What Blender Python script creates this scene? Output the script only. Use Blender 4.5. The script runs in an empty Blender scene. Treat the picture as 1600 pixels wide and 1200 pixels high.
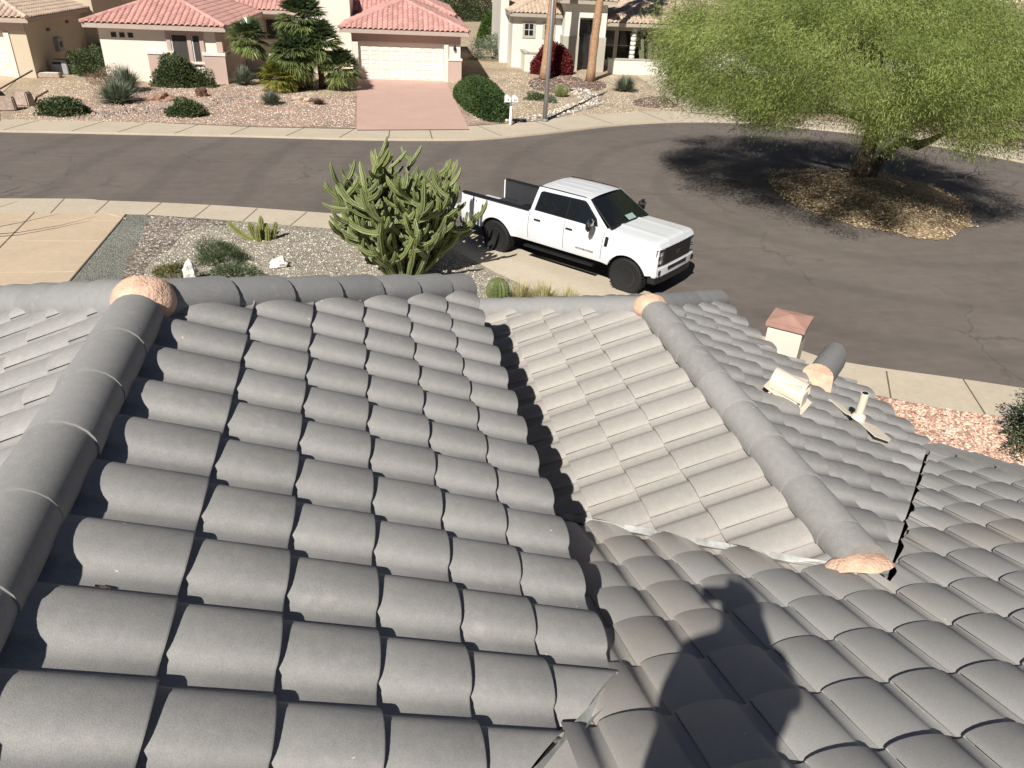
import bpy, bmesh, math, random
import numpy as np
from mathutils import Vector, Matrix, noise
PI = math.pi
random.seed(7)
RNG = np.random.default_rng(11)
scene = bpy.context.scene
COL = scene.collection

# ------------------------------------------------------------------ camera
CH = 6.8                                   # lens height above the yards
YAW, PIT, ROLL, FPX = 0.2132, 0.5171, 0.0505, 1168.0
_cy, _sy = math.cos(YAW), math.sin(YAW)
FWD = Vector((_sy*math.cos(PIT), _cy*math.cos(PIT), -math.sin(PIT)))
_r = Vector((_cy, -_sy, 0)); _u = _r.cross(FWD)
RIGHT = _r*math.cos(ROLL) + _u*math.sin(ROLL)
UP = RIGHT.cross(FWD)
cam_d = bpy.data.cameras.new('camera')
cam = bpy.data.objects.new('camera', cam_d); COL.objects.link(cam)
cam.matrix_world = Matrix(((RIGHT.x, UP.x, -FWD.x, 0), (RIGHT.y, UP.y, -FWD.y, 0), (RIGHT.z, UP.z, -FWD.z, CH), (0, 0, 0, 1)))
cam_d.sensor_width = 36.0; cam_d.lens = FPX/1600*36.0
cam_d.clip_start = 0.02; cam_d.clip_end = 2000
scene.camera = cam

# ------------------------------------------------------------------ light
SUN_AZ, SUN_EL = math.radians(32.5), math.radians(42.5)      # azimuth the light travels towards
world = bpy.data.worlds.new('World'); scene.world = world; world.use_nodes = True
wn = world.node_tree; wn.nodes.clear()
sky = wn.nodes.new('ShaderNodeTexSky'); sky.sky_type = 'NISHITA'; sky.sun_disc = False
sky.sun_elevation = SUN_EL; sky.sun_rotation = SUN_AZ + PI; sky.altitude = 500; sky.dust_density = 0.3; sky.air_density = 0.35
bg = wn.nodes.new('ShaderNodeBackground'); bg.inputs['Strength'].default_value = 0.05
wo = wn.nodes.new('ShaderNodeOutputWorld')
wn.links.new(sky.outputs[0], bg.inputs['Color']); wn.links.new(bg.outputs[0], wo.inputs['Surface'])
LDIR = Vector((math.sin(SUN_AZ)*math.cos(SUN_EL), math.cos(SUN_AZ)*math.cos(SUN_EL), -math.sin(SUN_EL)))
sd = bpy.data.lights.new('sun', 'SUN'); sd.energy = 5.0; sd.angle = math.radians(0.53); sd.color = (1.0, 0.955, 0.89)
sun = bpy.data.objects.new('sun', sd); COL.objects.link(sun)
sun.rotation_euler = LDIR.to_track_quat('-Z', 'Y').to_euler(); sun.location = (0, 0, 30)
scene.render.engine = 'CYCLES'
scene.view_settings.view_transform = 'Standard'; scene.view_settings.look = 'None'
scene.view_settings.exposure = 0.26; scene.view_settings.gamma = 1.0

# ------------------------------------------------------------------ helpers
def ray(u, v): return RIGHT*((u-800)/FPX) - UP*((v-600)/FPX) + FWD
def G(u, v, z=0.0):
    """point at height z seen at photograph position u, v"""
    r = ray(u, v); s = (z-CH)/r.z
    return Vector((r.x*s, r.y*s, z))

def tag(o, label=None, cat=None, group=None, kind=None):
    if label: o['label'] = label
    if cat: o['category'] = cat
    if group: o['group'] = group
    if kind: o['kind'] = kind
    return o
def thing(name, label, cat, loc=(0, 0, 0), rz=0, group=None):
    o = bpy.data.objects.new(name, None); COL.objects.link(o)
    o.location = loc; o.rotation_euler = (0, 0, rz); o.empty_display_size = .2
    return tag(o, label, cat, group)
def copy_tree(o, parent=None):
    c = o.copy(); COL.objects.link(c); c.parent = parent
    for ch in list(o.children): copy_tree(ch, c)
    return c

def settle(root):
    """parts were modelled in world space: bring them under their root"""
    for ch in root.children: ch.location = ch.location - root.location
    return root

class MB:
    def __init__(s): s.v = []; s.f = []; s.m = []; s.t = []; s.cm = 0; s.ct = .5
    def vert(s, p): s.v.append(tuple(p)); return len(s.v)-1
    def face(s, idx): s.f.append(tuple(idx)); s.m.append(s.cm); s.t.append(s.ct)
    def poly(s, pts): s.face([s.vert(p) for p in pts])
    def box(s, c, size, rz=0, top=1.0, ax=None):
        x, y, z = [a/2 for a in size]; c = Vector(c)
        M_ = Matrix.Rotation(rz, 3, 'Z') if ax is None else ax
        p = []
        for k, (a, b) in enumerate(((-1, 1), (1, top))):
            for (i, j) in ((-1, -1), (1, -1), (1, 1), (-1, 1)):
                p.append(s.vert(c + M_ @ Vector((i*x*b, j*y*b, a*z))))
        for q in ((3, 2, 1, 0), (4, 5, 6, 7), (0, 1, 5, 4), (1, 2, 6, 5), (2, 3, 7, 6), (3, 0, 4, 7)): s.face([p[i] for i in q])
        return s
    def prism(s, pts, z0, z1):
        n = len(pts)
        a = [s.vert((p[0], p[1], z0)) for p in pts]; b = [s.vert((p[0], p[1], z1)) for p in pts]
        s.face(b); s.face(a[::-1])
        for i in range(n): s.face((a[i], a[(i+1) % n], b[(i+1) % n], b[i]))
        return s
    def tube(s, path, radii, n=8, caps=True, star=0, phase=0, flat=None):
        path = [Vector(p) for p in path]
        if not hasattr(radii, '__len__'): radii = [radii]*len(path)
        rings = []; ref = None
        for i, p in enumerate(path):
            d = (path[min(i+1, len(path)-1)] - path[max(i-1, 0)]).normalized()
            if ref is None:
                ref = d.cross(Vector((0.13, 0.31, 1)) if abs(d.z) < .95 else Vector((1, 0, 0))).normalized()
            ref = (ref - d*ref.dot(d)).normalized(); b = d.cross(ref)
            ring = []
            for k in range(n):
                a = 2*PI*k/n + phase; r = radii[i]
                if star: r *= (1.0 if k % 2 == 0 else star)
                ring.append(s.vert(p + (ref*math.cos(a) + b*math.sin(a))*r))
            rings.append(ring)
        for a, b in zip(rings[:-1], rings[1:]):
            for k in range(n): s.face((a[k], a[(k+1) % n], b[(k+1) % n], b[k]))
        if caps: s.face(rings[0][::-1]); s.face(rings[-1])
        return s
    def lathe(s, c, prof, n=16, ax=None, star=0):
        c = Vector(c); A = ax or Matrix.Identity(3); rings = []
        for r, z in prof:
            rings.append([s.vert(c + A @ Vector((r*(star if (star and k % 2) else 1)*math.cos(2*PI*k/n), r*(star if (star and k % 2) else 1)*math.sin(2*PI*k/n), z))) for k in range(n)])
        for a, b in zip(rings[:-1], rings[1:]):
            for k in range(n): s.face((a[k], a[(k+1) % n], b[(k+1) % n], b[k]))
        s.face(rings[0][::-1]); s.face(rings[-1])
        return s
    def rock(s, c, size, seed=0, sub=2, flat=.75):
        bm = bmesh.new(); bmesh.ops.create_icosphere(bm, subdivisions=sub, radius=1)
        o = Vector((seed*3.7, seed*1.3, seed*.7)); base = len(s.v)
        for v in bm.verts:
            k = .75 + .5*noise.noise(v.co*1.3+o) + .18*noise.noise(v.co*4+o)
            s.v.append(tuple(Vector(c) + Vector((v.co.x*size[0]*k, v.co.y*size[1]*k, max(v.co.z*k, -.35)*size[2]))))
        for f in bm.faces: s.face([base+v.index for v in f.verts])
        bm.free(); return s
    def build(s, name, mat, parent=None, smooth=False, tint=False, bevel=0, clips=None, angle=None):
        me = bpy.data.meshes.new(name); me.from_pydata(s.v, [], s.f)
        mats = mat if isinstance(mat, (list, tuple)) else [mat]
        for m in mats: me.materials.append(m)
        if len(mats) > 1: me.polygons.foreach_set('material_index', s.m)
        if tint:
            a = me.attributes.new('tint', 'FLOAT', 'FACE'); a.data.foreach_set('value', s.t)
        if bevel or clips:
            bm = bmesh.new(); bm.from_mesh(me)
            if bevel:
                bmesh.ops.remove_doubles(bm, verts=bm.verts, dist=1e-5)
                es = [e for e in bm.edges if len(e.link_faces) == 2 and e.calc_face_angle(0) > .5]
                bmesh.ops.bevel(bm, geom=es, offset=bevel, segments=2, affect='EDGES', clamp_overlap=True)
            for co, no in (clips or []):       # removes the side the normal points to
                bmesh.ops.bisect_plane(bm, geom=bm.verts[:]+bm.edges[:]+bm.faces[:], plane_co=co, plane_no=no, clear_outer=True)
            bm.to_mesh(me); bm.free()
        if smooth:
            me.polygons.foreach_set('use_smooth', [True]*len(me.polygons))
            if angle: me.set_sharp_from_angle(angle=angle)
        me.update()
        o = bpy.data.objects.new(name, me); COL.objects.link(o); o.parent = parent
        return o

def raw_mesh(name, V, F, mat, parent=None, tint=None, smooth=False):
    """numpy quads/tris: V (n,3), F (m,k)"""
    me = bpy.data.meshes.new(name); k = F.shape[1]
    me.vertices.add(len(V)); me.vertices.foreach_set('co', V.astype(np.float32).ravel())
    me.loops.add(F.size); me.loops.foreach_set('vertex_index', F.astype(np.int32).ravel())
    me.polygons.add(len(F)); me.polygons.foreach_set('loop_start', np.arange(0, F.size, k, dtype=np.int32))
    me.update(calc_edges=True)
    if tint is not None:
        a = me.attributes.new('tint', 'FLOAT', 'FACE'); a.data.foreach_set('value', tint.astype(np.float32))
    if smooth: me.polygons.foreach_set('use_smooth', [True]*len(me.polygons))
    me.materials.append(mat)
    o = bpy.data.objects.new(name, me); COL.objects.link(o); o.parent = parent
    return o

def unit(a): return a/np.maximum(np.linalg.norm(a, axis=1, keepdims=True), 1e-9)
def leaves(name, P, D, L, Wd, mat, parent=None, tint=None):
    """flat leaf per point: P base, D direction, L length, Wd width (arrays or numbers)"""
    n = len(P); D = unit(D)
    S = unit(np.cross(D, unit(RNG.normal(size=(n, 3)))))
    L = np.broadcast_to(np.asarray(L, float), (n,))[:, None]; Wd = np.broadcast_to(np.asarray(Wd, float), (n,))[:, None]
    V = np.stack([P, P + D*L*.5 + S*Wd*.5, P + D*L, P + D*L*.5 - S*Wd*.5], 1).reshape(-1, 3)
    F = np.arange(4*n).reshape(n, 4)
    if tint is None: tint = RNG.random(n)
    return raw_mesh(name, V, F, mat, parent, tint)

# ------------------------------------------------------------------ materials
def nodes_mat(name):
    m = bpy.data.materials.new(name); m.use_nodes = True
    nt = m.node_tree; b = nt.nodes['Principled BSDF']
    return m, nt, b
def nz(nt, scale, detail=3, rough=.55, vec=None, typ='ShaderNodeTexNoise'):
    n = nt.nodes.new(typ)
    n.inputs['Scale'].default_value = scale
    if typ == 'ShaderNodeTexNoise': n.inputs['Detail'].default_value = detail; n.inputs['Roughness'].default_value = rough
    nt.links.new(vec if vec is not None else pos(nt), n.inputs['Vector'])
    return n
def pos(nt):
    g = nt.nodes.get('GEO') or nt.nodes.new('ShaderNodeNewGeometry'); g.name = 'GEO'
    return g.outputs['Position']
def ramp(nt, fac, stops, interp='LINEAR'):
    r = nt.nodes.new('ShaderNodeValToRGB'); r.color_ramp.interpolation = interp
    e = r.color_ramp.elements
    while len(e) < len(stops): e.new(.5)
    for k, (p_, c) in enumerate(stops):
        e[k].position = p_; e[k].color = (c[0], c[1], c[2], 1) if hasattr(c, '__len__') else (c, c, c, 1)
    nt.links.new(fac, r.inputs[0]); return r.outputs[0]
def mix(nt, fac, a, b, mode='MIX'):
    n = nt.nodes.new('ShaderNodeMix'); n.data_type = 'RGBA'; n.blend_type = mode
    for sock, val in ((n.inputs[0], fac), (n.inputs[6], a), (n.inputs[7], b)):
        if hasattr(val, 'is_linked') or isinstance(val, bpy.types.NodeSocket): nt.links.new(val, sock)
        elif hasattr(val, '__len__'): sock.default_value = (val[0], val[1], val[2], 1)
        else: sock.default_value = val
    return n.outputs[2]
def bump(nt, b, h, strength=.3, dist=.01):
    n = nt.nodes.new('ShaderNodeBump'); n.inputs['Strength'].default_value = strength; n.inputs['Distance'].default_value = dist
    nt.links.new(h, n.inputs['Height']); nt.links.new(n.outputs[0], b.inputs['Normal']); return n
def attr(nt, name='tint'):
    a = nt.nodes.new('ShaderNodeAttribute'); a.attribute_name = name; return a.outputs['Fac']
def mul(nt, a, k, add=0):
    n = nt.nodes.new('ShaderNodeMath'); n.operation = 'MULTIPLY_ADD'; nt.links.new(a, n.inputs[0])
    n.inputs[1].default_value = k; n.inputs[2].default_value = add; return n.outputs[0]

def plain(name, c, rough=.6, metal=0, var=.12, vs=3, bs=0, bst=.2, bd=.005, spec=.5, coat=0):
    m, nt, b = nodes_mat(name)
    n = nz(nt, vs, 4)
    lo = tuple(x*(1-var) for x in c); hi = tuple(min(1, x*(1+var)) for x in c)
    nt.links.new(ramp(nt, n.outputs['Fac'], [(.3, lo), (.7, hi)]), b.inputs['Base Color'])
    b.inputs['Roughness'].default_value = rough; b.inputs['Metallic'].default_value = metal
    b.inputs['Specular IOR Level'].default_value = spec; b.inputs['Coat Weight'].default_value = coat
    if bs: bump(nt, b, nz(nt, bs, 3).outputs['Fac'], bst, bd)
    return m

def tile_mat(name, c, dust=(.55, .52, .47), dustk=.25, tintk=.16, blotch=None, spec=.35, rough=.75):
    m, nt, b = nodes_mat(name)
    big = nz(nt, 1.3, 4); fine = nz(nt, 260, 2, .6); mid = nz(nt, 22, 5, .7)
    col = mix(nt, attr(nt), tuple(x*(1-tintk) for x in c), tuple(x*(1+tintk) for x in c))
    if blotch: col = mix(nt, ramp(nt, nz(nt, .9, 2).outputs['Fac'], [(.45, 0), (.7, 1)]), col, blotch)  # second tone blended in patches by broad noise
    col = mix(nt, mul(nt, ramp(nt, mid.outputs['Fac'], [(.4, 0), (.75, 1)]), dustk), col, dust)
    col = mix(nt, mul(nt, ramp(nt, big.outputs['Fac'], [(.35, 0), (.7, 1)]), .12), col, tuple(x*.7 for x in c))
    col = mix(nt, 1.0, col, ramp(nt, fine.outputs['Fac'], [(.3, .87), (.5, 1.0), (.72, 1.15)]), 'MULTIPLY')
    ef = nz(nt, 4.5, 6, .75)
    col = mix(nt, mul(nt, ramp(nt, ef.outputs['Fac'], [(.60, 0), (.72, 1)]), .35), col, dust)
    dk = nz(nt, 7.5, 5, .7)
    col = mix(nt, mul(nt, ramp(nt, dk.outputs['Fac'], [(.62, 0), (.76, 1)]), .18), col, tuple(x*.55 for x in c))
    sp = nz(nt, 38, 1)
    col = mix(nt, ramp(nt, sp.outputs['Fac'], [(.80, 0), (.83, 1)]), col, (.7, .68, .62))
    nt.links.new(col, b.inputs['Base Color'])
    b.inputs['Roughness'].default_value = rough; b.inputs['Specular IOR Level'].default_value = spec
    bump(nt, b, fine.outputs['Fac'], .35, .002)
    return m

def gravel_mat(name, stops, scale=28, big=.25, band=None):
    """stops: colours of the stones"""
    m, nt, b = nodes_mat(name)
    v = nz(nt, scale, typ='ShaderNodeTexVoronoi'); v2 = nz(nt, scale*.45, typ='ShaderNodeTexVoronoi')
    sep = nt.nodes.new('ShaderNodeSeparateColor'); nt.links.new(v.outputs['Color'], sep.inputs[0])
    sep2 = nt.nodes.new('ShaderNodeSeparateColor'); nt.links.new(v2.outputs['Color'], sep2.inputs[0])
    n = len(stops)
    st = [(i/n, c) for i, c in enumerate(stops)]
    c1 = ramp(nt, sep.outputs[0], st, 'CONSTANT'); c2 = ramp(nt, sep2.outputs[0], st, 'CONSTANT')
    col = mix(nt, .45, c1, c2)
    gap = ramp(nt, v.outputs['Distance'], [(.3, 1.0), (.62, .42)])
    col = mix(nt, .8, col, gap, 'MULTIPLY')
    bn = nz(nt, .55, 4)
    col = mix(nt, 1.0, col, ramp(nt, bn.outputs['Fac'], [(.3, 1-big), (.7, 1+big*.5)]), 'MULTIPLY')
    nt.links.new(col, b.inputs['Base Color']); b.inputs['Roughness'].default_value = .9
    b.inputs['Specular IOR Level'].default_value = .2
    bump(nt, b, mul(nt, v.outputs['Distance'], -1), .9, .03)
    return m

def leaf_mat(name, c1, c2, trans=.25, rough=.55, spec=.3):
    m, nt, b = nodes_mat(name)
    col = ramp(nt, attr(nt), [(0, c1), (1, c2)])
    nt.links.new(col, b.inputs['Base Color']); b.inputs['Roughness'].default_value = rough
    b.inputs['Specular IOR Level'].default_value = spec
    t = nt.nodes.new('ShaderNodeBsdfTranslucent'); nt.links.new(col, t.inputs['Color'])
    mx = nt.nodes.new('ShaderNodeMixShader'); mx.inputs[0].default_value = trans
    nt.links.new(b.outputs[0], mx.inputs[1]); nt.links.new(t.outputs[0], mx.inputs[2])
    nt.links.new(mx.outputs[0], nt.nodes['Material Output'].inputs['Surface'])
    return m

def stucco(name, c):
    m, nt, b = nodes_mat(name)
    n1 = nz(nt, .8, 5, .6); n2 = nz(nt, 60, 3)
    col = ramp(nt, n1.outputs['Fac'], [(.3, tuple(x*.93 for x in c)), (.7, c)])
    # faint darker mottling from the fine noise, over the whole wall
    col = mix(nt, mul(nt, n2.outputs['Fac'], .10), col, tuple(x*.8 for x in c))
    nt.links.new(col, b.inputs['Base Color']); b.inputs['Roughness'].default_value = .9
    b.inputs['Specular IOR Level'].default_value = .15
    bump(nt, b, n2.outputs['Fac'], .5, .008)
    return m

def asphalt():
    m, nt, b = nodes_mat('asphalt')
    big = nz(nt, .25, 5, .6); mid = nz(nt, 2.5, 5, .65); fine = nz(nt, 130, 2)
    # long faint streaks along the street
    mp = nt.nodes.new('ShaderNodeMapping'); nt.links.new(pos(nt), mp.inputs['Vector']); mp.inputs['Scale'].default_value = (.35, 5.5, 1); mp.inputs['Rotation'].default_value = (0, 0, .06)
    st = nz(nt, 1.0, 4, .6, vec=mp.outputs[0])
    col = ramp(nt, big.outputs['Fac'], [(.3, (.150, .128, .112)), (.7, (.185, .160, .141))])
    col = mix(nt, 1.0, col, ramp(nt, st.outputs['Fac'], [(.3, .93), (.55, 1.0), (.75, 1.05)]), 'MULTIPLY')
    col = mix(nt, 1.0, col, ramp(nt, mid.outputs['Fac'], [(.3, .9), (.7, 1.08)]), 'MULTIPLY')
    col = mix(nt, 1.0, col, ramp(nt, fine.outputs['Fac'], [(.3, .8), (.7, 1.2)]), 'MULTIPLY')
    wv = nt.nodes.new('ShaderNodeTexWave'); wv.wave_type = 'RINGS'; wv.rings_direction = 'SPHERICAL'; wv.inputs['Scale'].default_value = .11; wv.inputs['Distortion'].default_value = 1.6; wv.inputs['Detail'].default_value = 2
    mp2 = nt.nodes.new('ShaderNodeMapping'); nt.links.new(pos(nt), mp2.inputs['Vector']); mp2.inputs['Location'].default_value = (-17.5, -24, 0); nt.links.new(mp2.outputs[0], wv.inputs['Vector'])
    col = mix(nt, mul(nt, ramp(nt, wv.outputs['Fac'], [(.80, 0), (.97, 1)]), .22), col, (.085, .072, .064))
    # cracks
    wob = nz(nt, 1.1, 5, .6)
    add = nt.nodes.new('ShaderNodeVectorMath'); add.operation = 'MULTIPLY_ADD'
    nt.links.new(wob.outputs['Color'], add.inputs[0]); add.inputs[1].default_value = (1.2, 1.2, 0); nt.links.new(pos(nt), add.inputs[2])
    v = nt.nodes.new('ShaderNodeTexVoronoi'); v.feature = 'DISTANCE_TO_EDGE'; v.inputs['Scale'].default_value = .28
    nt.links.new(add.outputs[0], v.inputs['Vector'])
    crack = ramp(nt, v.outputs['Distance'], [(.0035, 1), (.009, 0)])
    mask = ramp(nt, nz(nt, .13, 2).outputs['Fac'], [(.47, 0), (.56, 1)])
    f = mix(nt, 1.0, crack, mask, 'MULTIPLY')
    col = mix(nt, mul(nt, f, .35), col, (.04, .034, .03))
    nt.links.new(col, b.inputs['Base Color']); b.inputs['Roughness'].default_value = .85
    b.inputs['Specular IOR Level'].default_value = .3
    bump(nt, b, fine.outputs['Fac'], .4, .004)
    return m

def concrete(name, c, stain=.12):
    m, nt, b = nodes_mat(name)
    big = nz(nt, .7, 6, .65); mid = nz(nt, 6, 5, .7); fine = nz(nt, 120, 2)
    col = ramp(nt, big.outputs['Fac'], [(.3, tuple(x*(1-stain) for x in c)), (.7, c)])
    col = mix(nt, 1.0, col, ramp(nt, mid.outputs['Fac'], [(.3, .92), (.7, 1.05)]), 'MULTIPLY')
    col = mix(nt, 1.0, col, ramp(nt, fine.outputs['Fac'], [(.3, .9), (.7, 1.08)]), 'MULTIPLY')
    nt.links.new(col, b.inputs['Base Color']); b.inputs['Roughness'].default_value = .85
    b.inputs['Specular IOR Level'].default_value = .25
    bump(nt, b, fine.outputs['Fac'], .2, .003)
    return m

def glass_dark(name, c=(.01, .012, .015), rough=.06):
    m, nt, b = nodes_mat(name)
    b.inputs['Base Color'].default_value = (*c, 1); b.inputs['Roughness'].default_value = rough
    b.inputs['Specular IOR Level'].default_value = .6
    return m

MT = dict(
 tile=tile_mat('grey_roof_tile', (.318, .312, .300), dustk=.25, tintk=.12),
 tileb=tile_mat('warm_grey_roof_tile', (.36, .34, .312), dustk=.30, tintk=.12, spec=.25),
 tiled=tile_mat('worn_grey_roof_tile', (.45, .442, .42), dustk=.25, tintk=.13, blotch=(.47, .42, .37), spec=.3),
 cap=tile_mat('grey_ridge_tile', (.285, .283, .278), dustk=.16, tintk=.08),
 mortar=plain('terracotta_mortar', (.72, .48, .345), .95, var=.16, vs=14, bs=60, bst=.9, bd=.012),
 flash=plain('pale_flashing', (.44, .45, .43), .55, .2, var=.3, vs=10),
 under=plain('felt', (.012, .012, .014), .95),
 pink=tile_mat('pink_roof_tile', (.54, .29, .25), dust=(.76, .52, .47), dustk=.4, tintk=.18),
 tan=tile_mat('tan_roof_tile', (.52, .40, .30), dust=(.68, .56, .46), dustk=.5, tintk=.18),
 peach=tile_mat('peach_roof_tile', (.60, .40, .31), dust=(.7, .5, .4), dustk=.4, tintk=.15),
 creamwall=stucco('cream_stucco', (.84, .76, .66)),
 pinkwall=stucco('rose_beige_stucco', (.56, .42, .355)),
 greywall=stucco('pale_grey_stucco', (.78, .76, .67)),
 greige=stucco('greige_stucco', (.50, .47, .39)),
 tanwall=stucco('tan_stucco', (.62, .53, .40)),
 fascia=plain('fascia_paint', (.47, .38, .32), .7, var=.06),
 fascia2=plain('taupe_fascia_paint', (.42, .38, .31), .7, var=.06),
 gdoor=plain('cream_door_paint', (.86, .79, .70), .5, var=.03),
 gdoor2=plain('yellow_white_door_paint', (.88, .85, .70), .5, var=.03),
 asphalt=asphalt(),
 conc=concrete('pale_concrete', (.60, .52, .40)), conc2=concrete('driveway_concrete', (.62, .49, .35)),
 joint=plain('dark_joint', (.16, .13, .10), .9), jointw=plain('pale_joint', (.72, .58, .42), .9),  # plain dark and pale joint colours
 pinkdrive=concrete('rose_driveway', (.62, .42, .35), .10),
 gtan=gravel_mat('tan_gravel', [(.72, .57, .39), (.64, .50, .34), (.82, .68, .49), (.54, .41, .28), (.76, .62, .44)], 20),
 gpink=gravel_mat('pink_tan_gravel', [(.68, .45, .34), (.58, .42, .32), (.80, .62, .50), (.36, .26, .21), (.70, .50, .40), (.66, .54, .42)], 18),
 gwhite=gravel_mat('pale_grey_gravel', [(.58, .52, .41), (.48, .42, .33), (.68, .62, .50), (.34, .30, .23), (.60, .54, .44)], 26),
 ggreen=gravel_mat('green_grey_gravel', [(.34, .35, .29), (.42, .42, .36), (.26, .27, .22), (.50, .49, .43)], 34),
 gdark=gravel_mat('dark_cobble', [(.40, .33, .27), (.28, .23, .19), (.52, .45, .38), (.20, .165, .14)], 13),
 gsalmon=gravel_mat('salmon_gravel', [(.80, .46, .33), (.70, .42, .31), (.88, .64, .50), (.46, .25, .18), (.76, .55, .43)], 22),
 gmulch=gravel_mat('brown_mulch', [(.30, .20, .155), (.24, .165, .13), (.36, .26, .20)], 30),
 litter=gravel_mat('dry_leaf_litter', [(.50, .37, .22), (.36, .25, .15), (.62, .50, .33), (.24, .16, .10)], 16),
 bark=plain('dark_bark', (.085, .06, .042), .95, var=.5, vs=18, bs=30, bst=1, bd=.03),
 palmbark=plain('palm_bark', (.42, .26, .15), .95, var=.35, vs=12, bs=22, bst=1, bd=.03),
 palmdark=plain('dark_palm_trunk', (.13, .07, .045), .95, var=.4, vs=14, bs=20, bst=1, bd=.04),
 steel=plain('grey_galvanised_steel', (.33, .33, .33), .45, .5, var=.08),
 black=plain('black_plastic', (.012, .012, .013), .45), rubber=plain('tyre_rubber', (.011, .011, .011), .8),
 bedliner=plain('bed_liner', (.03, .032, .036), .7, bs=80, bst=.4),
 rim=plain('gloss_black_rim', (.06, .06, .065), .25, .5, spec=.9), chrome=plain('smoked_chrome', (.35, .36, .38), .12, 1.0),
 glass=glass_dark('tinted_glass'), wglass=glass_dark('house_glass', (.02, .02, .022), .1),
 screen=plain('sun_screen', (.055, .048, .042), .8, var=.1),
 white=plain('white_enamel', (.84, .85, .84), .4, var=.02), lamp=plain('headlamp', (.55, .56, .58), .08, .6),
 cream=plain('cream_metal_paint', (.74, .66, .54), .5, var=.06), chim=plain('chimney_stucco', (.80, .68, .58), .9, bs=60, bst=.4, var=.04),
 chimcap=plain('terracotta_paint', (.44, .255, .20), .8, var=.1, vs=8), rust=plain('rust', (.12, .06, .035), .9, var=.4, vs=20),
 rockp=plain('reddish_rock', (.36, .22, .165), .95, var=.4, vs=6, bs=18, bst=1, bd=.03), rockw=plain('white_quartz', (.80, .76, .70), .85, var=.15, vs=10, bs=20, bst=1, bd=.03),
 rockt=plain('tan_stone', (.50, .40, .30), .95, var=.25, vs=8, bs=20, bst=.8, bd=.02), stone=plain('block_stone', (.42, .33, .27), .9, var=.25, vs=10, bs=20),
 blueplastic=plain('dark_blue_cover', (.02, .025, .05), .5), grey=plain('utility_grey', (.36, .36, .35), .6),
 iron=plain('wrought_iron', (.02, .02, .02), .6), cush=plain('seat_cushion', (.75, .72, .64), .9),
 skin=plain('skin', (.45, .28, .2), .6), shirt=plain('grey_shirt', (.14, .15, .17), .9), jeans=plain('jeans', (.05, .07, .12), .9),
)
# white truck paint
m_, nt_, b_ = nodes_mat('white_truck_paint')
b_.inputs['Base Color'].default_value = (.73, .75, .77, 1); b_.inputs['Roughness'].default_value = .35; b_.inputs['Coat Weight'].default_value = .6; b_.inputs['Coat Roughness'].default_value = .08
MT['paint'] = m_
LF = dict(
 mesq=leaf_mat('mesquite_leaf', (.11, .16, .035), (.44, .51, .16), .38),
 oleander=leaf_mat('dark_shrub_leaf', (.035, .058, .022), (.12, .155, .065), .15),
 hedge=leaf_mat('hedge_leaf', (.035, .075, .010), (.10, .17, .03), .2),
 hedged=leaf_mat('low_hedge_leaf', (.025, .055, .015), (.085, .13, .04), .15),
 sage=leaf_mat('sage_leaf', (.12, .15, .10), (.28, .31, .22), .15),
 grass=leaf_mat('grey_green_blade', (.12, .15, .10), (.30, .34, .24), .2),
 gold=leaf_mat('golden_grass_blade', (.34, .33, .14), (.74, .66, .40), .25),
 red=leaf_mat('burgundy_leaf', (.10, .012, .014), (.26, .045, .04), .15),
 palm=leaf_mat('palm_blade', (.07, .115, .05), (.33, .38, .13), .25, rough=.32, spec=.6),
 palmy=leaf_mat('yellow_palm_blade', (.16, .17, .03), (.36, .34, .09), .3, rough=.4),
 feather=leaf_mat('feathery_green_leaf', (.05, .085, .03), (.15, .20, .09), .2),
 olive=leaf_mat('olive_ground_leaf', (.10, .10, .03), (.22, .21, .07), .2),
 lilac=leaf_mat('lilac_leaf', (.05, .06, .07), (.40, .38, .48), .15),
 brown=leaf_mat('dry_twig_leaf', (.14, .09, .06), (.30, .20, .15), .1),
)
exec_parts = []

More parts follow.
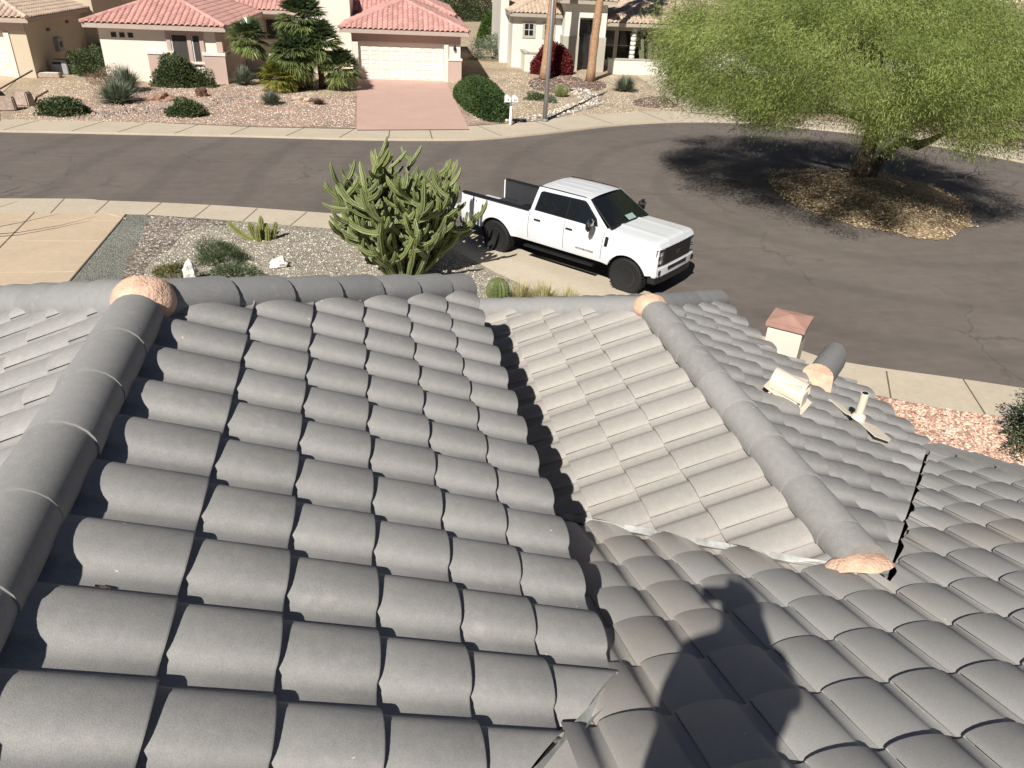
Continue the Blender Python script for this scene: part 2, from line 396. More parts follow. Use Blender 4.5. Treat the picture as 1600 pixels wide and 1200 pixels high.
# ------------------------------------------------------------------ roof tile builder (barrel + pan tiles, every tile modelled)
def profile(nb, Hh, wide=False):
    if wide:
        return [(0.0, .010)] + [(.41-.41*math.cos(PI*k/nb), .009+Hh*math.sin(PI*k/nb)**1.15) for k in range(1, nb)] + [(.84, .004), (.93, .0), (1.0, .003)]
    pr = [(0.0, .012)]
    for k in range(1, nb): 
        a = PI*k/nb; pr.append((.33-.33*math.cos(a), .010+Hh*math.sin(a)**.85))
    pr += [(.68, .006), (.80, .0), (.92, .0), (1.0, .004)]
    return pr
def tile_slope(name, O, d, t, Wt, e, cols, rows, mat, parent, clips=None, T=.028, Hh=.038, nb=10, jit=.0025, tintf=None, crows=None, long_top=False, wide=False):
    d = Vector((d[0], d[1], 0)).normalized(); a = Vector((d.y, -d.x, 0)); c = 1/math.sqrt(1+t*t)
    N = (d*t + Vector((0, 0, 1))).normalized(); D = (d - Vector((0, 0, t))).normalized(); O = Vector(O)
    mb = MB(); pr = profile(nb, Hh, wide); R_ = random.Random(int(abs(O.x*100+O.y*10))+5)
    for i in range(*cols):
        for j in range(*rows):
            base = O + a*(i*Wt) + D*(j*e)
            if crows and not crows(base): continue
            mb.ct = R_.random() if tintf is None else tintf(base, R_)
            js, jl, jd = R_.uniform(-jit, jit), R_.uniform(0, jit*1.5), R_.uniform(-jit, jit)*1.6
            tw = R_.uniform(-.006, .006)
            rings = []
            for q, dl in ((0, -.005), (.007, 0), (e+.035+(.13 if j == rows[0] and long_top else 0), 0)):
                ring = []
                for sg, h in pr:
                    lift = T*(1-q/e)+jl+dl
                    sp = sg*Wt*1.0+js
                    ring.append(mb.vert(base + a*sp + D*(-q+jd+tw*sp*3) + N*(h+lift)))
                rings.append(ring)
            for r0, r1 in zip(rings[:-1], rings[1:]):
                for k in range(len(pr)-1): mb.face((r0[k], r0[k+1], r1[k+1], r1[k]))
            top = [mb.vert(mb.v[k]) for k in rings[0]]
            bot = [mb.vert(Vector(mb.v[k]) - N*(T*.86)) for k in rings[0]]
            for k in range(len(pr)-1): mb.face((top[k], bot[k], bot[k+1], top[k+1]))
            e0 = [mb.vert(mb.v[rings[0][0]]), mb.vert(mb.v[rings[2][0]])]
            e1 = [mb.vert(Vector(mb.v[rings[0][0]]) - N*.022), mb.vert(Vector(mb.v[rings[2][0]]) - N*.022)]
            mb.face((e0[0], e0[1], e1[1], e1[0]))
    return mb.build(name, mat, parent, smooth=True, tint=True, clips=clips, angle=1.0)
def deck(name, pts, parent, drop=.05, mat=None):
    mb = MB(); mb.poly([Vector(p)-Vector((0, 0, drop)) for p in pts]); return mb.build(name, mat or MT['under'], parent)
def ridge_caps(name, P0, P1, mat, parent, w=.25, h=.108, piece=.37, lift=-.02, n=12, seed=1, tint=None, taper=.955):
    """caps from P0 (upper end) to P1; each overlaps the next one down"""
    P0, P1 = Vector(P0), Vector(P1); L = (P1-P0).length; D = (P1-P0)/L
    side = D.cross(Vector((0, 0, 1))).normalized(); U = side.cross(D)
    mb = MB(); R_ = random.Random(seed); k = 0; q = 0
    while q < L-.02:
        mb.ct = R_.random() if tint is None else tint(R_)
        b = min(q+piece, L+.01); a0 = max(q-.06, 0)
        yaw = R_.uniform(-.012, .012); rings = []
        for qq, s in ((b, .998), (b-.006, 1.004), (a0, taper)):
            ring = []
            for m in range(n+1):
                an = PI*(-.10 + 1.20*m/n)
                ring.append(mb.vert(P0 + D*qq + side*(w/2*s*math.cos(an) + yaw*(qq-q)) + U*(lift + h*s*math.sin(an) + .06*(s-taper))))
            rings.append(ring)
        for r0, r1 in zip(rings[:-1], rings[1:]):
            for m in range(n): mb.face((r0[m], r0[m+1], r1[m+1], r1[m]))
        rr = [mb.vert(mb.v[x]) for x in rings[0]]
        mb.face(rr)
        # nail head
        mb_ = P0 + D*(b-.05) + U*(lift+h*.99*math.sin(PI*.36)+.006) + side*(w/2*math.cos(PI*.36))
        q += piece
    return mb.build(name, mat, parent, smooth=True, tint=True, angle=.9)
def lump(name, c, size, mat, parent, seed=1, sub=3):
    mb = MB(); mb.rock(c, size, seed, sub); return mb.build(name, mat, parent, smooth=True)

# ------------------------------------------------------------------ the house we stand on
def own_house():
    t = .4116; H0 = CH
    a0, d0, b0 = -1.971+H0, -1.605+H0, -3.511+H0
    x1, y1 = -1.07, 3.68; z1 = a0 - t*x1
    x2, y2 = 2.38, 5.58; z2 = b0 + t*x2
    T = .026
    root = thing('tiled_house', 'house under our feet with grey barrel tile roof and terracotta mortar at its ridge ends', 'house', (0, 0, 0))
    X, Z_ = Vector((1, 0, 0)), None
    def cl(*p): return [((q[0], q[1], 0), (q[2], q[3], 0)) for q in p]
    def tf(b, R): return .2 + R.random()*.6
    def tc(b, R): return R.random()
    # slope A, falling east from the near ridge
    ec = .3098/math.sqrt(1+t*t)
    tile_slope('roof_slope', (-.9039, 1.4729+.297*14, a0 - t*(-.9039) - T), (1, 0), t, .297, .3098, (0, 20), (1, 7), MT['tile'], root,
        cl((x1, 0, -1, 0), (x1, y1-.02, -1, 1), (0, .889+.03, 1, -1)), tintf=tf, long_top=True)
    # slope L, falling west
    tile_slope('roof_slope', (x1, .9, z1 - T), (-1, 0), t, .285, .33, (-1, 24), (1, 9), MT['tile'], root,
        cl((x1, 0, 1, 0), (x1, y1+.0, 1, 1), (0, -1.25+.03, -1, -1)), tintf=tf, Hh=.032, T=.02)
    # north faces behind the hips
    tile_slope('roof_slope', (-4.2, y1, z1 - T), (0, 1), t, .297, .32, (0, 22), (1, 8), MT['tile'], root,
        cl((x1, y1, 1, -1), (x1, y1, -1, -1), (.8, 0, 1, 0)), tintf=tf)
    # slope B, falling west from the far ridge
    ecB = .3109
    def tb(b, R): return .55 + R.random()*.45
    cB = 1/math.sqrt(1+t*t)
    xB = 1.0147 + .3109*cB*5; zB = b0 + t*xB - T
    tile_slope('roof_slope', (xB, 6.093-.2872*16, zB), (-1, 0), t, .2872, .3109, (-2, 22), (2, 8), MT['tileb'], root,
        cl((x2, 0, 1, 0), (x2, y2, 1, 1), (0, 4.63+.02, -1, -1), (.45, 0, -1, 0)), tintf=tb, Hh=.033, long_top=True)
    # slope C, falling east
    for (yl, yh, xe) in ((5.56, 9, 3.74), (-1, 5.56, 4.62)):
        n_ = 4 if xe < 4 else 7
        e_ = .3455
        tile_slope('roof_slope', (x2, 8.3, z2 - T), (1, 0), t, .285, e_, (0, 26), (1, n_+1), MT['tile'], root,
            cl((x2, 0, -1, 0), (x2, y2, -1, 1), (0, -.13+.004, 1, -1), (0, yl, 0, -1), (0, yh, 0, 1)), tintf=tc, Hh=.036, T=.036, jit=.006)
    tile_slope('roof_slope', (.9, y2, z2 - T), (0, 1), t, .297, .32, (-2, 15), (1, 8), MT['tile'], root,
        cl((x2, y2, 1, -1), (x2, y2, -1, -1), (3.74, 0, 1, 0), (.45, 0, -1, 0)), tintf=tf)
    # slope D, falling north, the one the photographer stands on
    cD = .3366/math.sqrt(1+t*t); yD = 1.1912 - cD*9
    DO = (1.511-.277*18, yD, d0 - t*yD - T)
    def td(b, R):
        v = .25 + R.random()*.5
        return v
    for cs in (((x1, 0, 1, 0), (0, -1.25, 1, 1)), ((x1, 0, -1, 0), (.55, 0, 1, 0), (0, .889, -1, 1)),
               ((.55, 0, -1, 0), (x2, 0, 1, 0), (0, 4.63+.075, 1, 1)), ((x2, 0, -1, 0), (4.5, 0, 1, 0), (0, -.13-.0, -1, 1))):
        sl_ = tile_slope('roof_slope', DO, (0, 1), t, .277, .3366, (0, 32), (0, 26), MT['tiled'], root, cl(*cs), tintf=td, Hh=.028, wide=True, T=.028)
        if cs[0][0] == x2:       # hand-cut tile ends leave an uneven gap along the valley
            for v in sl_.data.vertices:
                if v.co.y > v.co.x-.13-.03:
                    k = (v.co.x/.277) % 1; v.co.y -= .003+.036*k+.012*noise.noise(v.co*9)
    # rake tiles on the east edge of D
    mb = MB()
    yy = -1.5; k = 0
    while yy < 4.3:
        zc = lambda y: d0 - t*y + .035
        mb.ct = random.random()
        y0_, y1_ = yy, min(yy+.36, 4.36)
        A = [(4.44, y0_, zc(y0_)+.018), (4.60, y0_, zc(y0_)+.018), (4.60, y1_, zc(y1_)+.034), (4.44, y1_, zc(y1_)+.034)]
        mb.poly(A); mb.poly([(4.44, y1_, zc(y1_)+.034), (4.60, y1_, zc(y1_)+.034), (4.60, y1_, zc(y1_)), (4.44, y1_, zc(y1_))])
        mb.poly([(4.60, y0_, zc(y0_)+.018), (4.60, y0_, zc(y0_)-.13), (4.60, y1_, zc(y1_)-.13), (4.60, y1_, zc(y1_)+.034)])
        mb.poly([(4.44, y0_, zc(y0_)+.018), (4.44, y1_, zc(y1_)+.034), (4.44, y1_, zc(y1_)-.05), (4.44, y0_, zc(y0_)-.05)])
        yy += .345
    mb.build('rake_tiles', MT['tile'], root, tint=True)
    # decks
    zA = lambda x: a0-t*x
    zL = lambda x: z1+t*(x-x1)
    zD = lambda y: d0-t*y
    deck('roof_deck', [(x1, -.18, z1), (.78, 1.669, zA(.78)), (.78, y1+1.85, zA(.78)), (x1, y1, z1)], root)
    deck('roof_deck', [(x1, -.18, z1), (x1, y1, z1), (-4.2, y1+3.13, zL(-4.2)), (-4.2, 2.95, zL(-4.2))], root)
    deck('roof_deck', [(x1, y1, z1), (.78, y1+1.85, zA(.78)), (-4.2, y1+3.13, zL(-4.2))], root)
    deck('roof_deck', [(.5, 4.13, b0+t*.5), (x2, 2.25, z2), (x2, y2, z2), (.5, y2+1.88, b0+t*.5)], root)
    deck('roof_deck', [(x2, 2.25, z2), (4.6, 4.47, z2-t*2.22), (4.6, 5.56, z2-t*2.22), (3.72, 5.56, z2-t*1.34), (3.72, y2+1.34, z2-t*1.34), (x2, y2, z2)], root)
    deck('roof_deck', [(x2, y2, z2), (3.72, y2+1.34, z2-t*1.34), (.5, y2+1.88, b0+t*.5)], root)
    deck('roof_deck', [(-3.5, -2.5, zD(-2.5)), (4.55, -2.5, zD(-2.5)), (4.55, 4.42, zD(4.42)), (x2, 2.25, zD(2.25)), (.5, 4.13, zD(4.13)), (.5, 1.39, zD(1.39)), (x1, -.18, zD(-.18)), (-3.5, 2.25, zD(2.25))], root, .056)
    # valley metal
    def valley(p, q, wd=.09, up=.012):
        p, q = Vector(p), Vector(q); d = (q-p).normalized(); sd_ = Vector((d.y, -d.x, 0)).normalized()
        mb = MB(); n = 26; prev = None
        for k in range(n+1):
            c = p.lerp(q, k/n)
            a_ = c + sd_*(wd*random.uniform(.75, 1.1)) + Vector((0, 0, up+.022)); b_ = c - sd_*(wd*random.uniform(.75, 1.1)) + Vector((0, 0, up+.022)); c_ = c + Vector((0, 0, up-.01))
            r = [mb.vert(a_), mb.vert(c_), mb.vert(b_)]
            if prev: mb.face((prev[0], r[0], r[1], prev[1])); mb.face((prev[1], r[1], r[2], prev[2]))
            prev = r
        mb.build('valley_flashing', MT['flash'], root)
    valley((-.3, .589, zD(.589)), (.84, 1.73, zD(1.73)-.01), .022, .012)
    valley((x2-.15, 2.40, zD(2.40)), (.5, 4.13, zD(4.13)), .034, .012)
    # ridges and hips
    ct = lambda R: .3+R.random()*.5
    ridge_caps('ridge', (x1, y1-.20, z1+.012), (x1, -.4, z1+.012), MT['cap'], root, seed=3, h=.115, w=.25)
    hv = Vector((1, 1, -t)).normalized(); hl = Vector((-1, 1, -t)).normalized()
    N1 = Vector((x1, y1, z1-.005)); N2 = Vector((x2, y2, z2-.02))
    ridge_caps('hip', N1+hv*.06, N1+hv*2.68, MT['cap'], root, seed=5, w=.285, h=.12, piece=.385, taper=.89)
    ridge_caps('hip', N1+hl*.06, N1+hl*4.3, MT['cap'], root, seed=6, w=.285, h=.12, piece=.385, taper=.92)
    ridge_caps('ridge', (x2, y2-.16, z2+.01), (x2-.01, 2.44, z2-.015), MT['tile'], root, seed=8, w=.26, piece=.40, h=.115)
    ridge_caps('hip', N2+hv*.06, N2+hv*1.98, MT['cap'], root, seed=9, w=.27, h=.115, piece=.34, taper=.9)
    ridge_caps('hip', N2+hl*.06, N2+hl*2.7, MT['cap'], root, seed=10, w=.27, h=.115, piece=.37, taper=.93)
    def mortar_dome(c, s, sdn):
        bm = bmesh.new(); bmesh.ops.create_icosphere(bm, subdivisions=4, radius=1); mb = MB()
        for v in bm.verts:
            k = 1 + .05*noise.noise(v.co*2+Vector((sdn, 0, 0))) + .018*noise.noise(v.co*9)
            mb.v.append((c[0]+v.co.x*s[0]*k, c[1]+v.co.y*s[1]*k, c[2]+v.co.z*s[2]*k))
        for f in bm.faces: mb.face([v.index for v in f.verts])
        bm.free(); mb.build('mortar_patch', MT['mortar'], root, smooth=True)
    for c, s, sdn in (((x1+.0, y1-.04, z1+.0), (.15, .15, .118), 2), ((x2+.0, y2-.02, z2-.015), (.15, .14, .11), 3)):
        mortar_dome(c, s, sdn)
    # mortar where the far ridge dies into slope D
    mb = MB(); R_ = random.Random(5); n = 22; c = Vector((2.345, 2.40, zD(2.40)+.07)); ring = []; r2 = []
    Nn = Vector((0, t, 1)).normalized(); Dn = Vector((0, 1, -t)).normalized()
    for k in range(n):
        a_ = 2*PI*k/n; rx, ry = .165+R_.uniform(-.022, .022), .11+R_.uniform(-.02, .02)
        o = X*(rx*math.cos(a_)) + Dn*(ry*math.sin(a_)+.02)
        ring.append(mb.vert(c + o - Nn*.03)); r2.append(mb.vert(c + o*.8 + Nn*R_.uniform(.0, .012)))
    ctr = mb.vert(c+Nn*.03)
    for k in range(n): mb.face((ring[k], ring[(k+1) % n], r2[(k+1) % n], r2[k])); mb.face((r2[k], r2[(k+1) % n], ctr))
    mb.build('mortar_patch', MT['mortar'], root, smooth=True)
    # walls and fascia
    mb = MB()
    mb.prism([(-4.0, -4.0), (4.1, -4.0), (4.1, 4.0), (4.1, 5.2), (3.35, 5.2), (3.35, 6.3), (.5, 7.3), (.45, 5.0), (-3.8, 5.4)], 0, 3.05)
    mb.box((.44, 3.3, 3.95), (.12, 3.9, 1.05)); mb.box((-1.1, 4.9, 3.9), (3.2, .12, 1.2))
    mb.build('wall', MT['creamwall'], root)
    for b_ in (((.74, 3.55, zA(.74)-.14), (.04, 3.8, .17)), ((3.64, 6.2, z2-t*1.26-.14), (.04, 1.3, .16)), ((4.56, 4.95, z2-t*2.2-.15), (.04, 1.2, .17))):
        mb = MB(); mb.box(*b_); mb.build('fascia', MT['fascia'], root)
    mb = MB(); Nv = Vector((0, 0, 1))
    mb.poly([(.46, 1.3, zA(.5)-.17), (.74, 1.6, zA(.74)-.06), (.74, 5.4, zA(.74)-.06), (.46, 5.4, zA(.5)-.17)])
    mb.build('soffit', MT['fascia'], root)
    # chimney at the step in the far eave
    cx, cy, zt = 3.946, 5.86, 3.925; Cm = Matrix.Rotation(-.718, 3, 'Z')
    mb = MB(); mb.box((cx, cy, (zt+2.2)/2), (.318, .334, zt-2.2), rz=-.718); ch = mb.build('chimney', MT['chim'], root, bevel=.006)
    mb = MB(); q = [Vector((cx, cy, 0)) + Cm @ Vector((i*.181, j*.19, 0)) for i, j in ((-1, -1), (1, -1), (1, 1), (-1, 1))]
    mb.prism(q, zt-.035, zt+.012)
    r = [mb.vert((p.x, p.y, zt+.014)) for p in q]; ap = mb.vert((cx, cy, zt+.055))
    for k in range(4): mb.face((r[k], r[(k+1) % 4], ap))
    mb.build('chimney_cap', MT['chimcap'], ch)
    zC = lambda x: z2-t*(x-x2)
    # raised cap tile with mortar front, pointing to the eave corner
    p0 = Vector((3.78, 5.02, zC(3.78)+.10)); p1 = Vector((4.38, 5.66, zC(4.38)+.19))
    st = ridge_caps('raised_cap_tile', p0, p1, MT['cap'], root, w=.24, h=.17, piece=1.2, seed=4, lift=-.06)
    dd = (p1-p0).normalized(); sd_ = Vector((dd.y, -dd.x, 0)).normalized()
    mb = MB(); mb.poly([p0-dd*.02+sd_*.13*math.cos(a)+Vector((0, 0, 1))*(.115*math.sin(a)+.0) for a in [PI*k/10 for k in range(11)]] + [p0-dd*.10-sd_*.14-Vector((0, 0, .12)), p0-dd*.10+sd_*.15-Vector((0, 0, .14))])
    mb.build('mortar_front', MT['mortar'], st)
    # half-round hooded exhaust vent
    c = Vector((3.03, 4.30, zC(3.03)))
    Mx = Matrix.Rotation(-.85, 3, 'Z')
    mb = MB()
    mb.box(c+Vector((0, 0, .09)), (.20, .165, .22), ax=Mx)
    mb.box(c+Vector((.0, 0, .075)), (.34, .25, .006), ax=Mx @ Matrix.Rotation(math.atan(t), 3, 'Y'))
    ve = mb.build('roof_vent', MT['cream'], root, bevel=.004)
    mb = MB(); hx = Mx @ Vector((1, 0, 0)); hy = Mx @ Vector((0, 1, 0)); hc = c+Vector((0, 0, .16))
    for rr, fl in ((.097, 1), (.092, -1)):
        A = []; B = []
        for k in range(13):
            a_ = PI*(-.10+1.2*k/12); o = hy*(-rr*math.cos(a_)) + Vector((0, 0, rr*.95*math.sin(a_)))
            A.append(mb.vert(hc-hx*.125+o)); B.append(mb.vert(hc+hx*.125+o-Vector((0, 0, .05))))
        for k in range(12): mb.face((A[k], A[k+1], B[k+1], B[k]))
    mb.build('vent_hood', MT['cream'], ve, smooth=True)
    mb = MB(); mb.tube([hc-hx*.10-hy*.13-Vector((0, 0, .06)), hc-hx*.10+hy*.13-Vector((0, 0, .06))], .012); mb.box(hc+hx*.10-Vector((0, 0, .09)), (.05, .12, .13), ax=Mx)
    mb.build('vent_louver', MT['cream'], ve)
    # plumbing pipe with its flashing
    c = Vector((3.72, 4.34, zC(3.72)))
    mb = MB(); mb.tube([c, c+Vector((0, 0, .30))], .031, 14, caps=True); pp = mb.build('vent_pipe', MT['cream'], root, smooth=True, angle=.7)
    mb = MB(); mb.tube([c+Vector((0, 0, .296)), c+Vector((0, 0, .3012))], .024, 14); mb.build('pipe_opening', MT['black'], pp)
    mb = MB()
    sl = Matrix.Rotation(math.atan(t), 3, 'Y')
    def flat(pts, h): mb.prism([(p[0], p[1]) for p in pts], 0, .006)
    n0 = len(mb.v); flat([(-.02, -.26), (.13, -.26), (.20, -.20), (.20, -.02), (.03, -.0), (-.03, -.06)], 0); flat([(-.10, .03), (-.02, .03), (.0, .20), (-.12, .24)], 0)
    mb.lathe((0, 0, .0), [(.06, .0), (.045, .05), (.034, .06)], 12)
    for k in range(n0, len(mb.v)): mb.v[k] = tuple(c + Vector((0, 0, .062)) + sl @ Vector(mb.v[k]))
    mb.build('pipe_flashing', MT['cream'], pp)
    return root
own = own_house()

# ------------------------------------------------------------------ ground, street, yards
def sheet(name, pts, z, mat, top=None, kind='structure', z0=None, label=None, cat=None):
    pts = [(p[0], p[1]) for p in pts]
    ar = sum(pts[i][0]*pts[(i+1) % len(pts)][1]-pts[(i+1) % len(pts)][0]*pts[i][1] for i in range(len(pts)))
    if ar < 0: pts = pts[::-1]
    mb = MB()
    if z0 is None: mb.poly([(x, y, z) for x, y in pts])
    else: mb.prism(pts, z0, z)
    o = mb.build(name, mat); tag(o, kind=kind, label=label, cat=cat); return o
def smooth_line(pts, n=6):
    P = [Vector((p[0], p[1], 0)) for p in pts]; out = []
    for i in range(len(P)-1):
        a, b, c, d = P[max(i-1, 0)], P[i], P[i+1], P[min(i+2, len(P)-1)]
        for k in range(n):
            s = k/n; out.append(.5*((2*b)+(c-a)*s+(2*a-5*b+4*c-d)*s*s+(3*b-a-3*c+d)*s**3))
    out.append(P[-1]); return [(p.x, p.y) for p in out]
mb = MB(); mb.poly([(-400, -400, -.16), (400, -400, -.16), (400, 600, -.16), (-400, 600, -.16)])
tag(mb.build('ground', MT['gtan']), kind='structure')
far_edge = smooth_line([(-60, 36), (-30, 34.2), (-13.75, 33.5), (-8.8, 33.15), (-4.35, 32.8), (0, 32.35), (3.7, 32.3), (5.4, 32.55), (7.55, 33.4), (9.9, 34.55), (12.1, 35.7), (14.4, 36.5), (16.6, 36.95), (18.9, 36.9), (22, 36.2), (25.1, 34.4), (27.4, 31.4), (29.0, 28.6), (30.2, 25), (30.4, 21), (29, 16), (26, 12), (22, 9), (17, 8.4), (12.44, 10.45)])
far_edge = [(x, y+(.5 if y > 31 and x < 22 else 0)) for x, y in far_edge]
near_edge = smooth_line([(12.44, 10.45), (11.4, 10.95), (9.55, 11.8), (8.79, 12.47), (6.5, 15.96), (4.6, 18.3), (3.0, 20.5), (.6, 21.9), (-1.6, 22.6), (-4.45, 23.4), (-7.4, 23.95), (-10.5, 24.3), (-30, 24.8), (-60, 25)])
sheet('road', far_edge + near_edge[1:], -.10, MT['asphalt'])
def offs(line, w):
    out = []
    for i, p in enumerate(line):
        a = Vector(line[max(i-1, 0)]); b = Vector(line[min(i+1, len(line)-1)]); d = (b-a).normalized()
        ww = w(p) if callable(w) else w
        out.append((p[0]-d.y*ww, p[1]+d.x*ww))
    return out
# far pavement: 2 m of pale concrete behind a rolled kerb
fi = 200
k_end = max(i for i, p in enumerate(far_edge) if p[1] > 27 and i < 110)
fe = far_edge[:k_end]
kerb1 = offs(fe, .28); fin = offs(fe, lambda p: 2.1 if p[0] < 5 else 2.6)
sheet('pavement', fe + fin[::-1], -.02, MT['conc'], z0=-.14)
sheet('kerb', offs(fe, -.02) + offs(fe, .30)[::-1], -.055, MT['conc'], z0=-.14)
ne = near_edge; nin = offs(ne, lambda p: 1.45 if p[0] < -1 else (1.5 if p[0] < 1.5 else (2.6 if p[0] < 8.2 else 1.45)))
nin = [G(*q)[:2] for q in ((1650, 662), (1555, 650), (1480, 641), (1390, 622), (1340, 612))] + [(7.0, 11.8), (5.6, 13.9), (4.35, 15.7)] + [tuple(G(*q)[:2]) for q in ((827, 450), (775, 426), (700, 385), (620, 366), (500, 356), (450, 352), (400, 347), (300, 340), (190, 335), (0, 333))] + [(-30, 23.1), (-60, 23.3)]
nin = [(p[0], p[1]) for p in nin]
sheet('pavement', ne + nin[::-1], -.02, MT['conc'], z0=-.14)
sheet('kerb', offs(ne, -.02) + offs(ne, .30)[::-1], -.055, MT['conc'], z0=-.14)
# far yards
sheet('yard', fin + [(60, 20), (150, 20), (150, 200), (-150, 200), (-150, 38)], 0, MT['gtan'], z0=-.14)
sheet('yard', nin + [(-60, -60), (60, -60), (60, 5), (20, 5)], 0, MT['gwhite'], z0=-.14)
E1 = .004
sheet('gravel_bed', [G(*q) for q in ((95, 184), (240, 191), (400, 198), (557, 201), (557, 150), (500, 150), (430, 140), (370, 133), (230, 130), (170, 140), (120, 160))], E1, MT['gpink'])
sheet('gravel_bed', [G(*q) for q in ((722, 197), (800, 192), (850, 188), (838, 180), (815, 186), (760, 186), (728, 150), (716, 140), (708, 148))], E1, MT['gpink'])
# dry creek of darker cobbles
def band(px, w, mat, z, name='cobble_bed'):
    ln = smooth_line([tuple(G(*q)[:2]) for q in px], 4)
    sheet(name, offs(ln, w) + offs(ln, -w)[::-1], z, mat)
band(((115, 184), (150, 179), (200, 176), (250, 170), (320, 166), (350, 155), (390, 153)), .32, MT['gdark'], 2*E1)
band(((700+90, 188), (850, 184), (900, 172), (930, 163), (925, 150), (895, 140)), .35, MT['gdark'], 2*E1)
sheet('mulch_ring', [G(870+45*math.cos(a), 131+14*math.sin(a)) for a in [2*PI*k/24 for k in range(24)]], 2*E1, MT['gmulch'])
sheet('mulch_ring', [G(920+28*math.cos(a), 134+9*math.sin(a)) for a in [2*PI*k/24 for k in range(24)]], 3*E1, MT['gmulch'])
sheet('mulch_ring', [G(1030+42*math.cos(a), 160+9*math.sin(a)) for a in [2*PI*k/24 for k in range(24)]], 2*E1, MT['gmulch'])
sheet('driveway', [G(*q) for q in ((557, 203.5), (733, 202.5), (697, 127.5), (559, 123))], E1*4, MT['pinkdrive'])
sheet('driveway', [G(*q) for q in ((-120, 187), (0, 188), (0, 148), (31, 121), (-80, 120))], E1*4, MT['conc2'])
sheet('driveway', [(17.5, 39.6), (22.6, 38.4), (25.0, 53.5), (19.5, 54)], E1*4, MT['conc'])
sheet('gravel_bed', [(23.5, 38.5), (27.5, 36), (31, 31), (38, 36), (36, 47), (26, 50)], E1, MT['gpink'])
# near yard
sheet('driveway', [G(*q) for q in ((-350, 336), (0, 333.5), (197, 335), (105, 446), (40, 520), (-500, 520))], 5*E1, MT['conc2'])
sheet('gravel_bed', [G(*q) for q in ((197, 335), (232, 336), (224, 370), (200, 405), (190, 460), (92, 460))], E1, MT['ggreen'])
sheet('cobble_bed', [G(*q) for q in ((232, 336), (300, 340.5), (365, 346), (352, 352), (312, 352), (280, 372), (262, 392), (240, 402), (226, 420), (216, 470), (186, 470), (198, 405), (222, 370))], 2*E1, MT['gdark'])
sheet('gravel_bed', [(p[0], p[1]) for p in [G(1300, 604), G(1390, 622), G(1480, 641), G(1555, 650), G(1650, 662), G(1750, 900), (6.2, 1.0), (4.6, 3), (4.6, 7), (6.0, 11)]], 2*E1, MT['gsalmon'])
# joints in the driveway and the pavements
def strip(mb, p, q, w, z):
    p, q = Vector((p[0], p[1], 0)), Vector((q[0], q[1], 0)); d = (q-p).normalized(); s = Vector((d.y, -d.x, 0))*w/2
    mb.poly([(p-s)+Vector((0, 0, z)), (p+s)+Vector((0, 0, z)), (q+s)+Vector((0, 0, z)), (q-s)+Vector((0, 0, z))][::-1])
mb = MB()
for a, b in (((-60, 345), (188, 346)), ((-60, 378), (160, 378)), ((-60, 428), (118, 426)), ((165, 334), (197, 343))): strip(mb, G(*a), G(*b), .05, 6*E1)
tag(mb.build('driveway_joints', MT['jointw']), kind='structure')
mb = MB(); strip(mb, G(55, 332), G(-90, 480), .03, 7*E1); strip(mb, G(197, 335.5), G(100, 451), .035, 6*E1)
tag(mb.build('driveway_gaps', MT['joint']), kind='structure')
mb = MB()
acc = 0; last = Vector(fe[0])
for i in range(1, len(fe)):
    acc += (Vector(fe[i])-last).length; last = Vector(fe[i])
    if acc > (1.72 if fe[i][0] < 5 else 3.0) and fe[i][0] > -25:
        acc = 0; k = .45 if fe[i][0] < 0 else 0
        strip(mb, Vector(kerb1[i])+Vector((-.1, -.2)), Vector(fin[i])+Vector((k, 0)), .045, -.016)
def foot(p, L):
    return min(range(len(L)), key=lambda i: (Vector(L[i])-Vector(p)).length)
for a, b in (((78, 334), (102, 309)), ((148, 334), (172, 312)), ((228, 336), (256, 313.5)), ((302, 341), (330, 319)), ((378, 347), (402, 326)), ((452, 354), (480, 331)), ((1385, 580), (1392, 622)), ((1502, 588), (1540, 648))):
    strip(mb, G(*a, -.02), G(*b, -.02), .03, -.016)
tag(mb.build('pavement_joints', MT['joint']), kind='structure')
# road island with the tree
isl = [G(1350+x, y) for x, y in ((-150, 283), (-148, 268), (-100, 262), (-20, 262), (60, 272), (130, 296), (170, 330), (150, 358), (100, 369), (30, 358), (-50, 338), (-115, 312))]
isl = smooth_line([tuple(p[:2]) for p in isl]+[tuple(isl[0][:2])], 10)[:-1]
isl = [(x+.22*noise.noise(Vector((x*1.3, y*1.3, 0))), y+.30*noise.noise(Vector((x*1.3, y*1.3, 5)))) for x, y in isl]
c_ = Vector((sum(p[0] for p in isl)/len(isl), sum(p[1] for p in isl)/len(isl)))
mb = MB(); prev = None
for k, s in enumerate((1, .93, .8, .6, .35, .12)):
    ring = [mb.vert((c_.x+(p[0]-c_.x)*s, c_.y+(p[1]-c_.y)*s, -.095+(0, .04, .16, .30, .40, .44)[k]+.03*noise.noise(Vector((p[0]*s, p[1]*s, 1))))) for p in isl]
    if prev:
        for i in range(len(isl)): mb.face((prev[i], prev[(i+1) % len(isl)], ring[(i+1) % len(isl)], ring[i]))
    prev = ring
mb.face(prev)
tag(mb.build('tree_island', MT['litter'], smooth=True), kind='structure')
# hills far behind, mostly out of the picture
mb = MB(); prev = None
for k in range(41):
    a = PI*(.1+.8*k/40); r = 420; h = 45+40*noise.noise(Vector((k*.35, 0, 2)))
    ring = [mb.vert((r*math.cos(a), r*math.sin(a), -.15)), mb.vert((r*1.08*math.cos(a), r*1.08*math.sin(a), h))]
    if prev: mb.face((prev[0], ring[0], ring[1], prev[1]))
    prev = ring
tag(mb.build('hills', MT['tanwall']), kind='structure')

